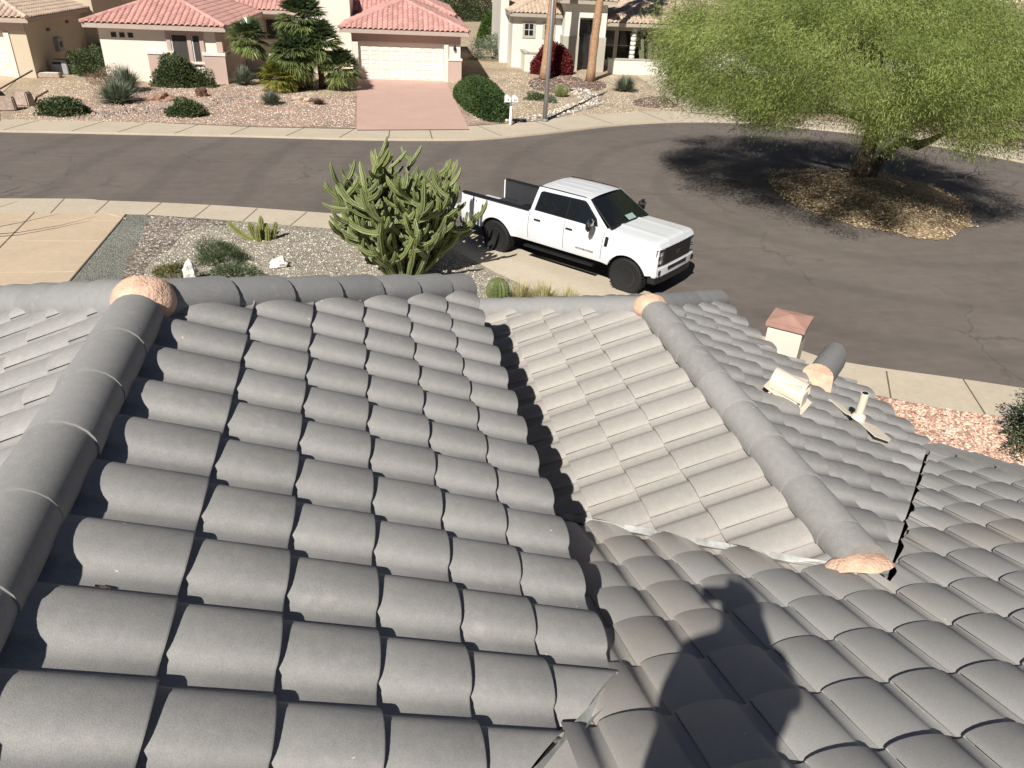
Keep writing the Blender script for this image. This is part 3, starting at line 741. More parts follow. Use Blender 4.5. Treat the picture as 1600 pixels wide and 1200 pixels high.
# ------------------------------------------------------------------ pickup truck
def text_mesh(name, body, size, mat, parent, M_, ext=.003):
    cu = bpy.data.curves.new(name, 'FONT'); cu.body = body; cu.size = size; cu.extrude = ext; cu.align_x = 'CENTER'; cu.resolution_u = 2
    tmp = bpy.data.objects.new(name+'_tmp', cu); COL.objects.link(tmp)
    dg = bpy.context.evaluated_depsgraph_get(); dg.update()
    me = bpy.data.meshes.new_from_object(tmp.evaluated_get(dg)); me.materials.clear(); me.materials.append(mat)
    bpy.data.objects.remove(tmp); o = bpy.data.objects.new(name, me); COL.objects.link(o); o.parent = parent; o.matrix_local = M_
    return o
def grid(mb, nu, nv, f):
    idx = [[mb.vert(f(i/nu, j/nv)) for j in range(nv+1)] for i in range(nu+1)]
    for i in range(nu):
        for j in range(nv): mb.face((idx[i][j], idx[i+1][j], idx[i+1][j+1], idx[i][j+1]))
def pickup():
    AX, AZ, RA, RW = 2.03, .45, .545, .455
    root = thing('pickup_truck', 'white crew cab pickup with black wheels and open bed parked at the kerb', 'pickup truck')
    def sy(x, z):
        y = 1.0
        if z > 1.0: y -= .075*((z-1.0)/.42)**2
        else: y -= .05*((1.0-z)/.4)**2
        if x > 2.35: y -= .13*((x-2.35)/.7)**2
        y += .012*math.exp(-((z-1.22)/.03)**2)
        d = min(math.hypot(x-AX, z-AZ), math.hypot(x+AX, z-AZ))
        if d > RA-.03: y += .055*math.exp(-((d-RA)/.13)**2)
        return y
    def ztop(x): return 1.42 if x < 1.2 else 1.42 - .05*((x-1.2)/1.85) - (.10*((x-2.75)/.32)**2 if x > 2.75 else 0)
    def zbot(x): return .66 if abs(x) > .0 else .66
    paint = MT['paint']
    for s, nm in ((-1, 'right'), (1, 'left')):
        mb = MB(); nx, nz_ = 160, 22; x0, x1 = -3.28, 3.03; vid = {}
        def P(i, j):
            x = x0+(x1-x0)*i/nx; zt, zb = ztop(x), .62; z = zb+(zt-zb)*j/nz_
            for cx in (-AX, AX):
                dx, dz = x-cx, z-AZ; d = math.hypot(dx, dz)
                if d < RA: 
                    k = RA/max(d, .01); x, z = cx+dx*k, AZ+dz*k
            return (x, s*sy(x, z), z)
        for i in range(nx):
            for j in range(nz_):
                xc = x0+(x1-x0)*(i+.5)/nx; zc = .62+(ztop(xc)-.62)*(j+.5)/nz_
                if min(math.hypot(xc-AX, zc-AZ), math.hypot(xc+AX, zc-AZ)) < RA-.012: continue
                q = []
                for (a, b) in ((i, j), (i+1, j), (i+1, j+1), (i, j+1)):
                    if (a, b) not in vid: vid[(a, b)] = mb.vert(P(a, b))
                    q.append(vid[(a, b)])
                mb.face(q if s < 0 else q[::-1])
        # arch lips
        for cx in (-AX, AX):
            pr = None
            for k in range(25):
                a = PI*(-.02+1.04*k/24); x, z = cx+RA*math.cos(a), AZ+RA*math.sin(a)
                if z < .62: z = .62
                o_ = mb.vert((x, s*sy(x, z), z)); i_ = mb.vert((x, s*(sy(x, z)-.10), z))
                if pr: mb.face((pr[0], o_, i_, pr[1]))
                pr = (o_, i_)
        mb.build('body_side', paint, root, smooth=True, angle=.8)
    # hood
    def hood(u, v):
        x = 1.33+1.69*u; yy = (v*2-1); w = sy(x, ztop(x))-.0
        z = ztop(x) + .075*(1-yy*yy)**.6*(1-.25*u) + .018*math.exp(-((abs(yy)-.42)/.07)**2)*(1-u*.6) - (.05*max(0, (u-.9)/.1)**2)
        return (x, yy*w, z)
    mb = MB(); grid(mb, 26, 30, hood); mb.build('hood', paint, root, smooth=True)
    mb = MB(); mb.box((1.36, 0, 1.47), (.16, 1.62, .05)); mb.box((1.44, .3, 1.505), (.02, .6, .015)); mb.box((1.44, -.4, 1.505), (.02, .6, .015)); mb.build('cowl', MT['black'], root)
    # nose
    mb = MB(); mb.prism([(2.95, -.84), (3.04, -.80), (3.09, -.5), (3.105, 0), (3.09, .5), (3.04, .80), (2.95, .84)], .86, 1.30); mb.build('nose', paint, root, bevel=.02)
    mb = MB(); gx = 3.112
    mb.prism([(3.04, -.66), (gx, -.62), (gx+.012, 0), (gx, .62), (3.04, .66)], .845, 1.275)
    gr = mb.build('grille', MT['black'], root, bevel=.012)
    mb = MB()
    for z in (.92, 1.02, 1.12, 1.22): mb.box((gx+.012, 0, z), (.022, 1.22, .028))
    mb.build('grille_bar', MT['black'], gr)
    mb = MB(); mb.lathe((gx+.022, 0, 1.07), [(.0, 0), (.115, .0), (.10, .014), (.0, .016)], 20, ax=Matrix(((0, 0, 1), (1, 0, 0), (0, .5, 0)))); mb.build('emblem', MT['rim'], gr)
    for s in (-1, 1):
        mb = MB()
        mb.poly([(3.075, s*.655, 1.235), (3.03, s*.83, 1.235), (2.90, s*.905, 1.225), (2.90, s*.915, .90), (3.03, s*.85, .885), (3.085, s*.655, .885)][::-s])
        mb.prism([(2.92, s*.66), (3.095, s*.655), (3.05, s*.84), (2.92, s*.915)][::s], .855, 1.262)
        hl = mb.build('headlight', MT['rim'], root, bevel=.008)
        mb = MB()
        for z in (.97, 1.15): mb.box((3.075, s*.745, z), (.05, .12, .085), rz=-s*.28); mb.box((3.035, s*.84, z), (.05, .07, .085), rz=-s*.7)
        mb.box((3.085, s*.74, 1.06), (.03, .16, .02), rz=-s*.28)
        mb.build('headlight_lens', MT['lamp'], hl)
    # bumper
    mb = MB(); mb.prism([(2.86, -1.0), (3.05, -.95), (3.17, -.70), (3.20, 0), (3.17, .70), (3.05, .95), (2.86, 1.0), (2.80, .9), (2.95, 0), (2.80, -.9)], .60, .845); bp = mb.build('bumper', paint, root, bevel=.03, smooth=True, angle=.8)
    mb = MB(); mb.prism([(3.0, -.5), (3.212, -.45), (3.215, 0), (3.212, .45), (3.0, .5)], .715, .80); mb.build('bumper_intake', MT['black'], bp)
    for s in (-1, 1):
        mb = MB(); mb.box((3.135, s*.80, .71), (.06, .17, .12), rz=-s*.45); mb.build('fog_lamp', MT['black'], bp, bevel=.015)
    mb = MB(); mb.prism([(2.6, -.93), (3.03, -.90), (3.13, -.6), (3.15, 0), (3.13, .6), (3.03, .90), (2.6, .93)], .42, .598); mb.build('valance', MT['black'], root, bevel=.02)
    # cab
    def zroof(x): return 2.0 + .035*(1-((x+.2)/.68)**2)
    BEL = [(-.96, .925), (1.22, .925)]
    def side_pt(x, z, s):     # x at belt .. roof interpolation: (belt frame)
        k = (z-1.40)/(2.0-1.40); y = .945 - .195*k - .03*k*k
        return Vector((x, s*y, z))
    mb = MB()
    for s in (-1, 1):
        def fs(u, v):
            z = 1.39+.61*v; xr, xf = -.96+.10*v, 1.46-.79*v
            if v > .8: pass
            return side_pt(xr+(xf-xr)*u, z, s)
        grid(mb, 10, 10, fs)
    def froof(u, v):
        x = -.86+1.53*u; yy = v*2-1; e = abs(yy)
        return (x, yy*.722, 2.0+.045*(1-e**3)-.02*(max(0, (u-.8)/.2))**2-.015*(max(0, (.15-u)/.15))**2 + (.010*max(0, math.cos(yy*9*PI*.5))**6 if .1 < u < .86 and e < .8 else 0))
    grid(mb, 22, 54, froof)
    mb.poly([(-.96, -.945, 1.39), (-.96, .945, 1.39), (-.86, .72, 2.0), (-.86, -.72, 2.0)])
    mb.poly([(-.955, -.945, .9), (-.955, .945, .9), (-.955, .945, 1.39), (-.955, -.945, 1.39)])
    cab = mb.build('cab', paint, root, smooth=True, angle=.7)
    mb = MB()
    def wf(u, v): 
        z = 1.44+.545*v; x = 1.465-.79*v; h = .875-.20*v
        bow = .055*(1-(2*u-1)**2)
        return (x+bow, (2*u-1)*h, z+.012)
    grid(mb, 12, 6, wf); mb.build('windshield', MT['glass'], cab, smooth=True)
    mb = MB(); mb.poly([(1.20, -.10, 1.515), (1.20, .25, 1.515), (1.06, .25, 1.60), (1.06, -.10, 1.60)]); 
    for v in mb.v[-4:]: pass
    mb.v = [(x+.262, y, z+.018) for x, y, z in mb.v]
    mb.build('windshield_permit', plain('pale_green_paper', (.30, .42, .38), .6), cab)
    mb = MB(); mb.poly([(-.968, -.70, 1.50), (-.968, .70, 1.50), (-.885, .60, 1.90), (-.885, -.60, 1.90)][::-1]); mb.build('rear_window', MT['glass'], cab)
    for s in (-1, 1):
        for nm, pts in (('side_window', [(-.80, 1.47), (-.74, 1.875), (-.68, 1.905), (.135, 1.925), (.135, 1.47)]),
                        ('side_window', [(.165, 1.47), (.165, 1.925), (.54, 1.915), (.62, 1.885), (.95, 1.62), (1.05, 1.475), (.77, 1.445), (.70, 1.46)])):
            mb = MB(); q = [side_pt(x, z, s)+Vector((0, s*.020, .004)) for x, z in pts]
            mb.poly(q if s < 0 else q[::-1]); mb.build(nm, MT['glass'], cab)
        mb = MB(); q = [side_pt(x, z, s)+Vector((0, s*.014, .003)) for x, z in [(-.83, 1.45), (-.765, 1.89), (-.69, 1.925), (.57, 1.945), (.66, 1.90), (1.02, 1.62), (1.10, 1.46), (.77, 1.425), (.70, 1.44)]]
        mb.poly(q if s < 0 else q[::-1]); mb.build('window_trim', MT['black'], cab)
        mb = MB(); mb.tube([(-.88, s*.70, 2.012), (-.2, s*.712, 2.022), (.50, s*.708, 2.014), (.69, s*.70, 1.975), (1.46, s*.885, 1.455)], .012, 6); mb.build('roof_moulding', MT['black'], cab)
        # shut lines
        for xx in (-.965, .15, 1.27):
            mb = MB(); pr = None
            for k in range(9):
                z = .70+(1.40-.70)*k/8; xo = xx + (.0 if xx > -.9 else 0) + (.05*(k/8) if xx > 1 else 0)
                a = mb.vert((xo-.006, s*(sy(xo, z)+.0022), z)); b = mb.vert((xo+.006, s*(sy(xo, z)+.0022), z))
                if pr: mb.face((pr[0], pr[1], b, a) if s < 0 else (pr[0], a, b, pr[1]))
                pr = (a, b)
            mb.build('door_gap', MT['black'], root)
        for xx in (-.68, .31):
            mb = MB(); mb.box((xx, s*(sy(xx, 1.22)+.018), 1.235), (.20, .03, .04)); mb.build('door_handle', MT['black'], root, bevel=.008)
        mb = MB(); mb.box((1.41, s*(sy(1.41, 1.2)+.008), 1.17), (.09, .02, .26), ax=Matrix.Rotation(.12, 3, 'Y')); mb.build('fender_vent', MT['black'], root, bevel=.01)
        # mirror
        mb = MB(); mb.box((1.04, s*1.235, 1.55), (.12, .24, .30)); mi = mb.build('mirror', MT['black'], root, bevel=.045, smooth=True)
        mb = MB(); mb.box((1.075, s*1.235, 1.60), (.085, .215, .19)); mb.build('mirror_cap', MT['chrome'], mi, bevel=.04, smooth=True)
        mb = MB(); mb.tube([(.99, s*.90, 1.47), (1.03, s*1.14, 1.49)], .022); mb.tube([(.99, s*.90, 1.56), (1.03, s*1.14, 1.60)], .022); mb.build('mirror_arm', MT['black'], mi)
        mb = MB(); mb.box((.05, s*1.0, .50), (2.15, .15, .05)); mb.build('running_board', MT['black'], root, bevel=.015)
        mb = MB(); mb.box((-2.12, s*.935, 1.436), (2.28, .14, .035)); mb.build('bed_rail', MT['black'], root, bevel=.01)
        mb = MB(); mb.box((-2.12, s*.862, 1.17), (2.26, .03, .52)); mb.box((-2.03, s*.70, 1.03), (.95, .34, .24)); mb.build('bed_wall', MT['bedliner'], root, bevel=.02)
        mb = MB(); mb.box((-3.262, s*.915, 1.10), (.06, .11, .66)); mb.build('bed_end_post', MT['white'], root, bevel=.01)
        mb = MB(); mb.box((-3.297, s*.925, 1.08), (.02, .10, .40)); mb.build('tail_light', plain('tail_lamp', (.25, .01, .01), .2), root, bevel=.006)
    mb = MB(); mb.box((-2.12, 0, .89), (2.28, 1.74, .05)); mb.box((-1.0, 0, 1.18), (.05, 1.7, .50)); mb.build('bed_floor', MT['bedliner'], root)
    mb = MB(); mb.box((-3.57, 0, .86), (.56, 1.60, .07)); mb.build('tailgate', paint, root, bevel=.015)
    mb = MB(); mb.box((-3.36, 0, .60), (.16, 1.8, .18)); mb.build('rear_bumper', MT['black'], root, bevel=.02)
    mb = MB(); mb.box((0, 0, .60), (5.9, 1.1, .24)); mb.box((1.95, 0, .52), (.25, 1.5, .16)); mb.box((-AX, 0, .46), (.2, 1.5, .16))
    mb.box((0.1, 0, .72), (2.3, 1.8, .12)); mb.build('chassis', MT['black'], root)
    for cx in (-AX, AX):
        for s in (-1, 1):
            mb = MB(); pr = None
            for k in range(17):
                a = PI*k/16; x, z = cx+(RA-.004)*math.cos(a), AZ+.05+(RA-.004)*math.sin(a)
                r = [mb.vert((x, s*.93, z)), mb.vert((x, s*.45, z))]
                if pr: mb.face((pr[0], r[0], r[1], pr[1]))
                pr = r
            mb.poly([(cx+RA*math.cos(PI*k/16), s*.46, AZ+.05+RA*math.sin(PI*k/16)) for k in range(17)])
            mb.build('wheel_well', MT['black'], root)
            w = bpy.data.objects.new('wheel', None); COL.objects.link(w); w.parent = root; w.location = (cx, s*.865, AZ)
            A = Matrix(((1, 0, 0), (0, 0, s), (0, 1, 0)))
            mb = MB(); mb.lathe((0, 0, 0), [(.26, -.12), (.30, -.145), (.41, -.15), (.445, -.12), (RW, -.07), (RW, .07), (.445, .12), (.41, .15), (.30, .145), (.262, .12)], 40, ax=A)
            for k in range(36):
                a = 2*PI*k/36
                for q, off in ((.1, 0), (-.1, .09)):
                    c = A @ Vector((RW*math.cos(a+off), RW*math.sin(a+off), q)); mb.box(c, (.035, .08, .02), ax=Matrix.Rotation(-(a+off)*1.0, 3, 'Y'))
            mb.build('tyre', MT['rubber'], w, smooth=True, angle=.6)
            mb = MB(); mb.lathe((0, 0, 0), [(.0, .02), (.255, .02), (.255, -.1), (.265, .115), (.24, .125), (.235, .03)], 32, ax=A)
            for k in range(8):
                a = 2*PI*k/8; dv = Vector((math.cos(a), math.sin(a), 0)); sv = Vector((-dv.y, dv.x, 0))
                pts = [dv*.05+sv*.022, dv*.245+sv*.045, dv*.245-sv*.045, dv*.05-sv*.022]
                lo = [mb.vert(A @ (p+Vector((0, 0, .03)))) for p in pts]; hi = [mb.vert(A @ (p+Vector((0, 0, .10-(.02 if i in (0, 3) else 0))))) for i, p in enumerate(pts)]
                mb.face(hi)
                for i in range(4): mb.face((lo[i], lo[(i+1) % 4], hi[(i+1) % 4], hi[i]))
            mb.lathe((0, 0, 0), [(.075, .03), (.07, .10), (.045, .115), (.0, .115)], 14, ax=A)
            mb.build('rim', MT['rim'], w)
    # lettering on the near side
    MR = Matrix(((1, 0, 0, 0), (0, 0, -1, 0), (0, 1, 0, 0), (0, 0, 0, 1)))
    text_mesh('decal', '4X4', .15, MT['black'], root, Matrix.Translation((-2.86, -sy(-2.86, 1.28)-.008, 1.20)) @ MR)
    text_mesh('badge_lettering', 'V8 POWER STROKE', .06, MT['black'], root, Matrix.Translation((.80, -sy(.80, .83)-.006, .80)) @ MR)
    for o in [x for x in root.children_recursive if x.type == 'MESH' and x.parent.name.split('.')[0] != 'wheel']:
        for v in o.data.vertices:
            if v.co.x > 2.58: v.co.x = 2.58+(v.co.x-2.58)*.45
    rear, front = G(777, 394, -.10), G(976, 458, -.10)
    d = (front-rear).normalized(); s_ = (front-rear).length/(2*AX)
    rgt = Vector((d.y, -d.x, 0))
    c = (rear+front)/2 - rgt*.90*s_
    root.location = (c.x, c.y, -.10); root.rotation_euler = (0, 0, math.atan2(d.y, d.x)); root.scale = (s_,)*3
    return root
truck = pickup()

# ------------------------------------------------------------------ far houses
def hframe(ox, oy, deg):
    th = math.radians(deg); U = Vector((math.cos(th), math.sin(th), 0)); V = Vector((-math.sin(th), math.cos(th), 0)); O = Vector((ox, oy, 0))
    return lambda u, v, z=0: O + U*u + V*v + Vector((0, 0, z)), th
def wbox(mb, F, th, u0, u1, v0, v1, z0, z1):
    c = F((u0+u1)/2, (v0+v1)/2, (z0+z1)/2); mb.box(c, (u1-u0, v1-v0, z1-z0), rz=th)
def part_box(name, mat, parent, F, th, *b, bevel=0):
    mb = MB(); wbox(mb, F, th, *b); return mb.build(name, mat, parent, bevel=bevel)
def hip_roof(parent, F, th, u0, u1, v0, v1, z, t, mat, ridge='auto', back=True, nm='roof', fm=None, tcap=True, gable_right=False):
    """rectangular hip roof; eaves at z"""
    fm = fm or MT['fascia']
    w, l = (u1-u0), (v1-v0); h = min(w, l)/2
    U = (F(1, 0)-F(0, 0)); V = (F(0, 1)-F(0, 0))
    if w <= l: r0, r1 = ((u0+u1)/2, v0+h), ((u0+u1)/2, v1-h)
    else: r0, r1 = (u0+h, (v0+v1)/2), (u1-h, (v0+v1)/2)
    zr = z+t*h; rf = bpy.data.objects.new(nm, None); COL.objects.link(rf); rf.parent = parent
    ce = [(u0, v0), (u1, v0), (u1, v1), (u0, v1)]
    sl = [((u0, v0), (u1, v0), -V, (0, 1)), ((u1, v0), (u1, v1), U, (1, 2)), ((u1, v1), (u0, v1), V, (2, 3)), ((u0, v1), (u0, v0), -U, (3, 0))]
    apex = {0: r0, 1: (r1 if w > l else r0), 2: r1, 3: (r0 if w > l else r1)}
    for k, (a, b, dn, _) in enumerate(sl):
        if k == 2 and not back: continue
        A, B = F(*a), F(*b); L = (B-A).length; along = (B-A)/L
        hk = h
        n = max(2, int(round(hk*math.sqrt(1+t*t)/.36))); e = hk*math.sqrt(1+t*t)/n
        O = A + Vector((0, 0, z)) - dn*hk + Vector((0, 0, t*hk))
        a_ = Vector((dn.y, -dn.x, 0))
        s0 = (A-O).dot(a_); s1 = (B-O).dot(a_); nc = int(abs(s1-s0)/.30)+1
        O2 = O + a_*min(s0, s1)
        # hips clip
        ca = apex[k]; pa, pb = F(*a), F(*b)
        ra, rb = F(*(r0 if k in (0, 3) else (r1 if w <= l else r1))), None
        if w <= l: ea, eb = {0: (r0, r0), 1: (r0, r1), 2: (r1, r1), 3: (r1, r0)}[k]
        else: ea, eb = {0: (r0, r1), 1: (r1, r1), 2: (r1, r0), 3: (r0, r0)}[k]
        def cp(p, q, inside):
            p, q = F(*p), F(*q); d = (q-p); n_ = Vector((d.y, -d.x, 0)).normalized()
            if n_.dot(inside-p) > 0: n_ = -n_
            return (tuple(p), tuple(n_))
        mid = (F(*a)+F(*b)+F(*ea)+F(*eb))/4
        clips = [cp(a, ea, mid), cp(b, eb, mid)]
        tile_slope('roof_slope', O2, dn, t, .30, e, (0, nc), (1, n+1), mat, rf, clips, nb=5, T=.035, Hh=.065, jit=.004)
    if tcap:
        for p, q in (((u0, v0), r0), ((u1, v0), (r1 if w > l else r0)), ((u1, v1), r1), ((u0, v1), (r0 if w > l else r1))):
            P, Q = F(*q)+Vector((0, 0, zr+.05)), F(*p)+Vector((0, 0, z+.05))
            ridge_caps('hip', P, Q, mat, rf, w=.26, h=.12, n=6, seed=int(p[0]*7+p[1])+3)
        if r0 != r1: ridge_caps('ridge', F(*r1)+Vector((0, 0, zr+.05)), F(*r0)+Vector((0, 0, zr+.05)), mat, rf, w=.28, h=.12, n=6)
    mb = MB(); k_ = .03
    for b_ in ((u0+k_, u1-k_, v0+k_, v0+k_+.04), (u0+k_, u0+k_+.04, v0+k_+.042, v1-k_-.042), (u1-k_-.04, u1-k_, v0+k_+.042, v1-k_-.042), (u0+k_, u1-k_, v1-k_-.04, v1-k_)): wbox(mb, F, th, *b_, z-.24, z-.015)
    mb.build('fascia', fm, rf)
    mb = MB(); mb.poly([F(u0+.05, v0+.05, z-.21), F(u1-.05, v0+.05, z-.21), F(u1-.05, v1-.05, z-.21), F(u0+.05, v1-.05, z-.21)]); mb.build('soffit', fm, rf)
    return rf
def window(parent, F, th, u0, u1, z0, z1, v=0, fr=.10, mf=None, mg=None, mull=(1, 1), dep=.05, frc=None):
    mf = mf or MT['greywall']; mg = mg or MT['wglass']
    mb = MB()
    for b_ in ((u0-fr, u1+fr, z1, z1+fr), (u0-fr, u1+fr, z0-fr, z0), (u0-fr, u0, z0, z1), (u1, u1+fr, z0, z1)): wbox(mb, F, th, b_[0], b_[1], v-dep, v+.02, b_[2], b_[3])
    w = mb.build('window', mf, parent)
    part_box('pane', mg, w, F, th, u0, u1, v-.012, v+.02, z0, z1)
    if mull != (1, 1):
        mb = MB()
        for k in range(1, mull[0]): uu = u0+(u1-u0)*k/mull[0]; wbox(mb, F, th, uu-.015, uu+.015, v-.03, v-.013, z0, z1)
        for k in range(1, mull[1]): zz = z0+(z1-z0)*k/mull[1]; wbox(mb, F, th, u0, u1, v-.034, v-.013, zz-.015, zz+.015)
        mb.build('muntin', MT['white'], w)
    return w
def garage_door(parent, F, th, u0, u1, z1, v, mat, nc=8, nr=4):
    mb = MB(); wbox(mb, F, th, u0, u1, v+.0, v+.05, 0, z1)
    for r in range(nr):
        zz0, zz1 = z1*r/nr, z1*(r+1)/nr
        wbox(mb, F, th, u0, u1, v-.012, v-.001, zz0+.012, zz1-.012)
        for c in range(nc):
            a, b = u0+(u1-u0)*c/nc, u0+(u1-u0)*(c+1)/nc; m = .085
            for q in ((a+m, b-m, zz1-.115, zz1-.09), (a+m, b-m, zz0+.09, zz0+.115), (a+m, a+m+.025, zz0+.117, zz1-.117), (b-m-.025, b-m, zz0+.117, zz1-.117)):
                wbox(mb, F, th, q[0], q[1], v-.036, v-.014, q[2], q[3])
            wbox(mb, F, th, a+m+.06, b-m-.06, v-.030, v-.014, zz0+.155, zz1-.155)
    return mb.build('garage_door', mat, parent)

def pink_house():
    root = thing('stucco_house', 'pink tile roof house with cream garage door, rose driveway in front and palms', 'house', (-3, 50, 0))
    inv = Matrix.Translation((3, -50, 0))
    F, th = hframe(-13.3, 47.3, -4)
    # left wing
    mb = MB(); wbox(mb, F, th, 0, 6.28, 0, 9.5, 0, 2.75); mb.build('wall', MT['creamwall'], root)
    mb = MB(); wbox(mb, F, th, 6.0, 6.32, -.07, 9.0, 1.62, 2.74); mb.build('wall_pier', MT['pinkwall'], root)
    for a, b in ((2.35, 3.70), (5.28, 6.40)):
        p_ = part_box('wainscot', MT['pinkwall'], root, F, th, a, b, -.16, 0.4 if a < 3 else 9, 0, 1.44)
        part_box('wainscot_cap', MT['creamwall'], p_, F, th, a-.05, b+.03, -.21, .3, 1.44, 1.60)
    for a in (3.42, 4.50, 5.14): part_box('window_pier', MT['pinkwall'], root, F, th, a, a+.22, -.10, .1, .9, 2.5)
    part_box('window_head', MT['pinkwall'], root, F, th, 3.42, 5.36, -.12, .1, 2.42, 2.72)
    part_box('window_sill', MT['creamwall'], root, F, th, 3.60, 5.30, -.14, .1, .98, 1.10)
    for a, b in ((3.66, 4.48), (4.74, 5.12)):
        b = 4.48 if a < 4 else 5.12
    for a, b in ((3.66, 4.48), (4.74, 5.12+.0)):
        w = part_box('window', MT['screen'], root, F, th, a, b, -.03, .05, 1.12, 2.40)
        part_box('window_frame', MT['white'], w, F, th, a-.001, a+.05, -.045, -.031, 1.12, 2.40)
    for a in (.62, 1.05, 1.48): part_box('gable_vent', MT['black'], root, F, th, a, a+.26, -.02, .05, 2.20, 2.44)
    hip_roof(root, F, th, -.58, 6.72, -.62, 11.5, 2.92, .36, MT['pink'], back=False)
    # middle
    F2, th2 = hframe(-9, 58.5, -4)
    mb = MB(); wbox(mb, F2, th2, -3, 9.2, 0, 6, 0, 2.9); mb.build('wall', MT['creamwall'], root)
    window(root, F2, th2, 3.3, 4.5, 1.3, 2.5, 0, mf=MT['pinkwall'])
    hip_roof(root, F2, th2, -3.5, 9.8, -.7, 8.0, 3.1, .36, MT['pink'], back=False)
    part_box('courtyard_wall', MT['creamwall'], root, F2, th2, .4, 8.5, -6.0, -5.75, 0, 1.0)
    part_box('entry_wall', MT['creamwall'], root, F2, th2, 5.8, 9.2, -3.5, .1, 0, 4.6)
    # garage wing
    F3, th3 = hframe(.06, 49.6, -4)
    mb = MB(); wbox(mb, F3, th3, .0, .25, 0, 8, 0, 2.6); wbox(mb, F3, th3, 5.35, 6.35, 0, 8, 0, 2.6); wbox(mb, F3, th3, .25, 5.35, 0, 8, 2.05, 2.6); wbox(mb, F3, th3, .25, 5.35, 7.9, 8, 0, 2.05); wbox(mb, F3, th3, .25, 5.35, .5, 7.9, 1.95, 2.05)
    mb.build('wall', MT['creamwall'], root)
    for a, b in ((-.10, .24), (5.36, 5.62)): part_box('door_pier', MT['creamwall'], root, F3, th3, a, b, -.10, .05, 0, 2.12)
    part_box('door_head', MT['pinkwall'], root, F3, th3, -.12, 6.36, -.06, .05, 2.14, 2.58)
    p_ = part_box('wainscot', MT['pinkwall'], root, F3, th3, 5.64, 6.42, -.09, 8, 0, 1.22)
    part_box('wainscot_cap', MT['creamwall'], p_, F3, th3, 5.63, 6.46, -.14, .3, 1.22, 1.34)
    garage_door(root, F3, th3, .27, 5.33, 2.03, .18, MT['gdoor'])
    mb = MB(); c = F3(6.0, -.10, 1.92); mb.lathe(c, [(.03, -.16), (.075, -.10), (.085, .05), (.03, .12), (.02, .18)], 8); mb.build('wall_lantern', MT['black'], root)
    hip_roof(root, F3, th3, -.78, 6.85, -.62, 9.8, 2.85, .36, MT['pink'], back=False)
    F4, th4 = hframe(1.5, 57.5, -4)
    mb = MB(); wbox(mb, F4, th4, 0, 5.2, 0, 9, 0, 2.9); mb.build('wall', MT['creamwall'], root)
    hip_roof(root, F4, th4, -4.5, 5.6, -.6, 10, 3.2, .36, MT['pink'], back=False)
    return settle(root)
pink_house()

def left_house():
    root = thing('stucco_house', 'tan roofed house at the left edge with pale yellow garage door', 'house', (-19, 48, 0))
    F, th = hframe(-16.99, 47.67, -4)
    mb = MB(); wbox(mb, F, th, -.97, 0, 0, 8.0, 0, 2.75); wbox(mb, F, th, -7.5, -6.1, 0, 8, 0, 2.75); wbox(mb, F, th, -6.1, -.97, 0, 8, 2.2, 2.75); wbox(mb, F, th, -6.1, -.97, 7.5, 8, 0, 2.2)
    mb.build('wall', MT['tanwall'], root)
    part_box('door_head', MT['fascia'], root, F, th, -6.3, -.0, -.05, .05, 2.32, 2.74)
    part_box('door_pier', MT['creamwall'], root, F, th, -1.12, -.86, -.06, .05, 0, 2.25)
    garage_door(root, F, th, -6.1, -1.13, 2.18, .2, MT['gdoor2'])
    hip_roof(root, F, th, -8.1, .52, -.62, 9.0, 3.0, .36, MT['tan'], fm=MT['fascia'], back=False)
    mb = MB(); wbox(mb, F, th, -8, .75, 8.0, 20, 0, 3.9); mb.build('wall', MT['tanwall'], root)  # rear wing made taller so that it shades the side yard more
    hip_roof(root, F, th, -8.6, 1.3, 9.2, 21, 4.15, .36, MT['tan'], back=False)
    for v0, z0, z1 in ((13.2, 1.0, 2.9), (10.6, 1.9, 2.2)):
        part_box('side_window', MT['wglass'], root, F, th, .74, .765, v0, v0+.7, z0, z1)
    for v0, z0 in ((2.6, 2.1), (5.4, 2.3)): part_box('wall_vent', MT['black'], root, F, th, -.02, .03, v0, v0+.4, z0, z0+.16)
    u = part_box('meter_box', MT['grey'], root, F, th, .0, .22, 3.2, 3.9, 1.0, 1.7)
    part_box('meter_window', MT['black'], u, F, th, .221, .23, 3.4, 3.7, 1.2, 1.5)
    return settle(root)
left_house()

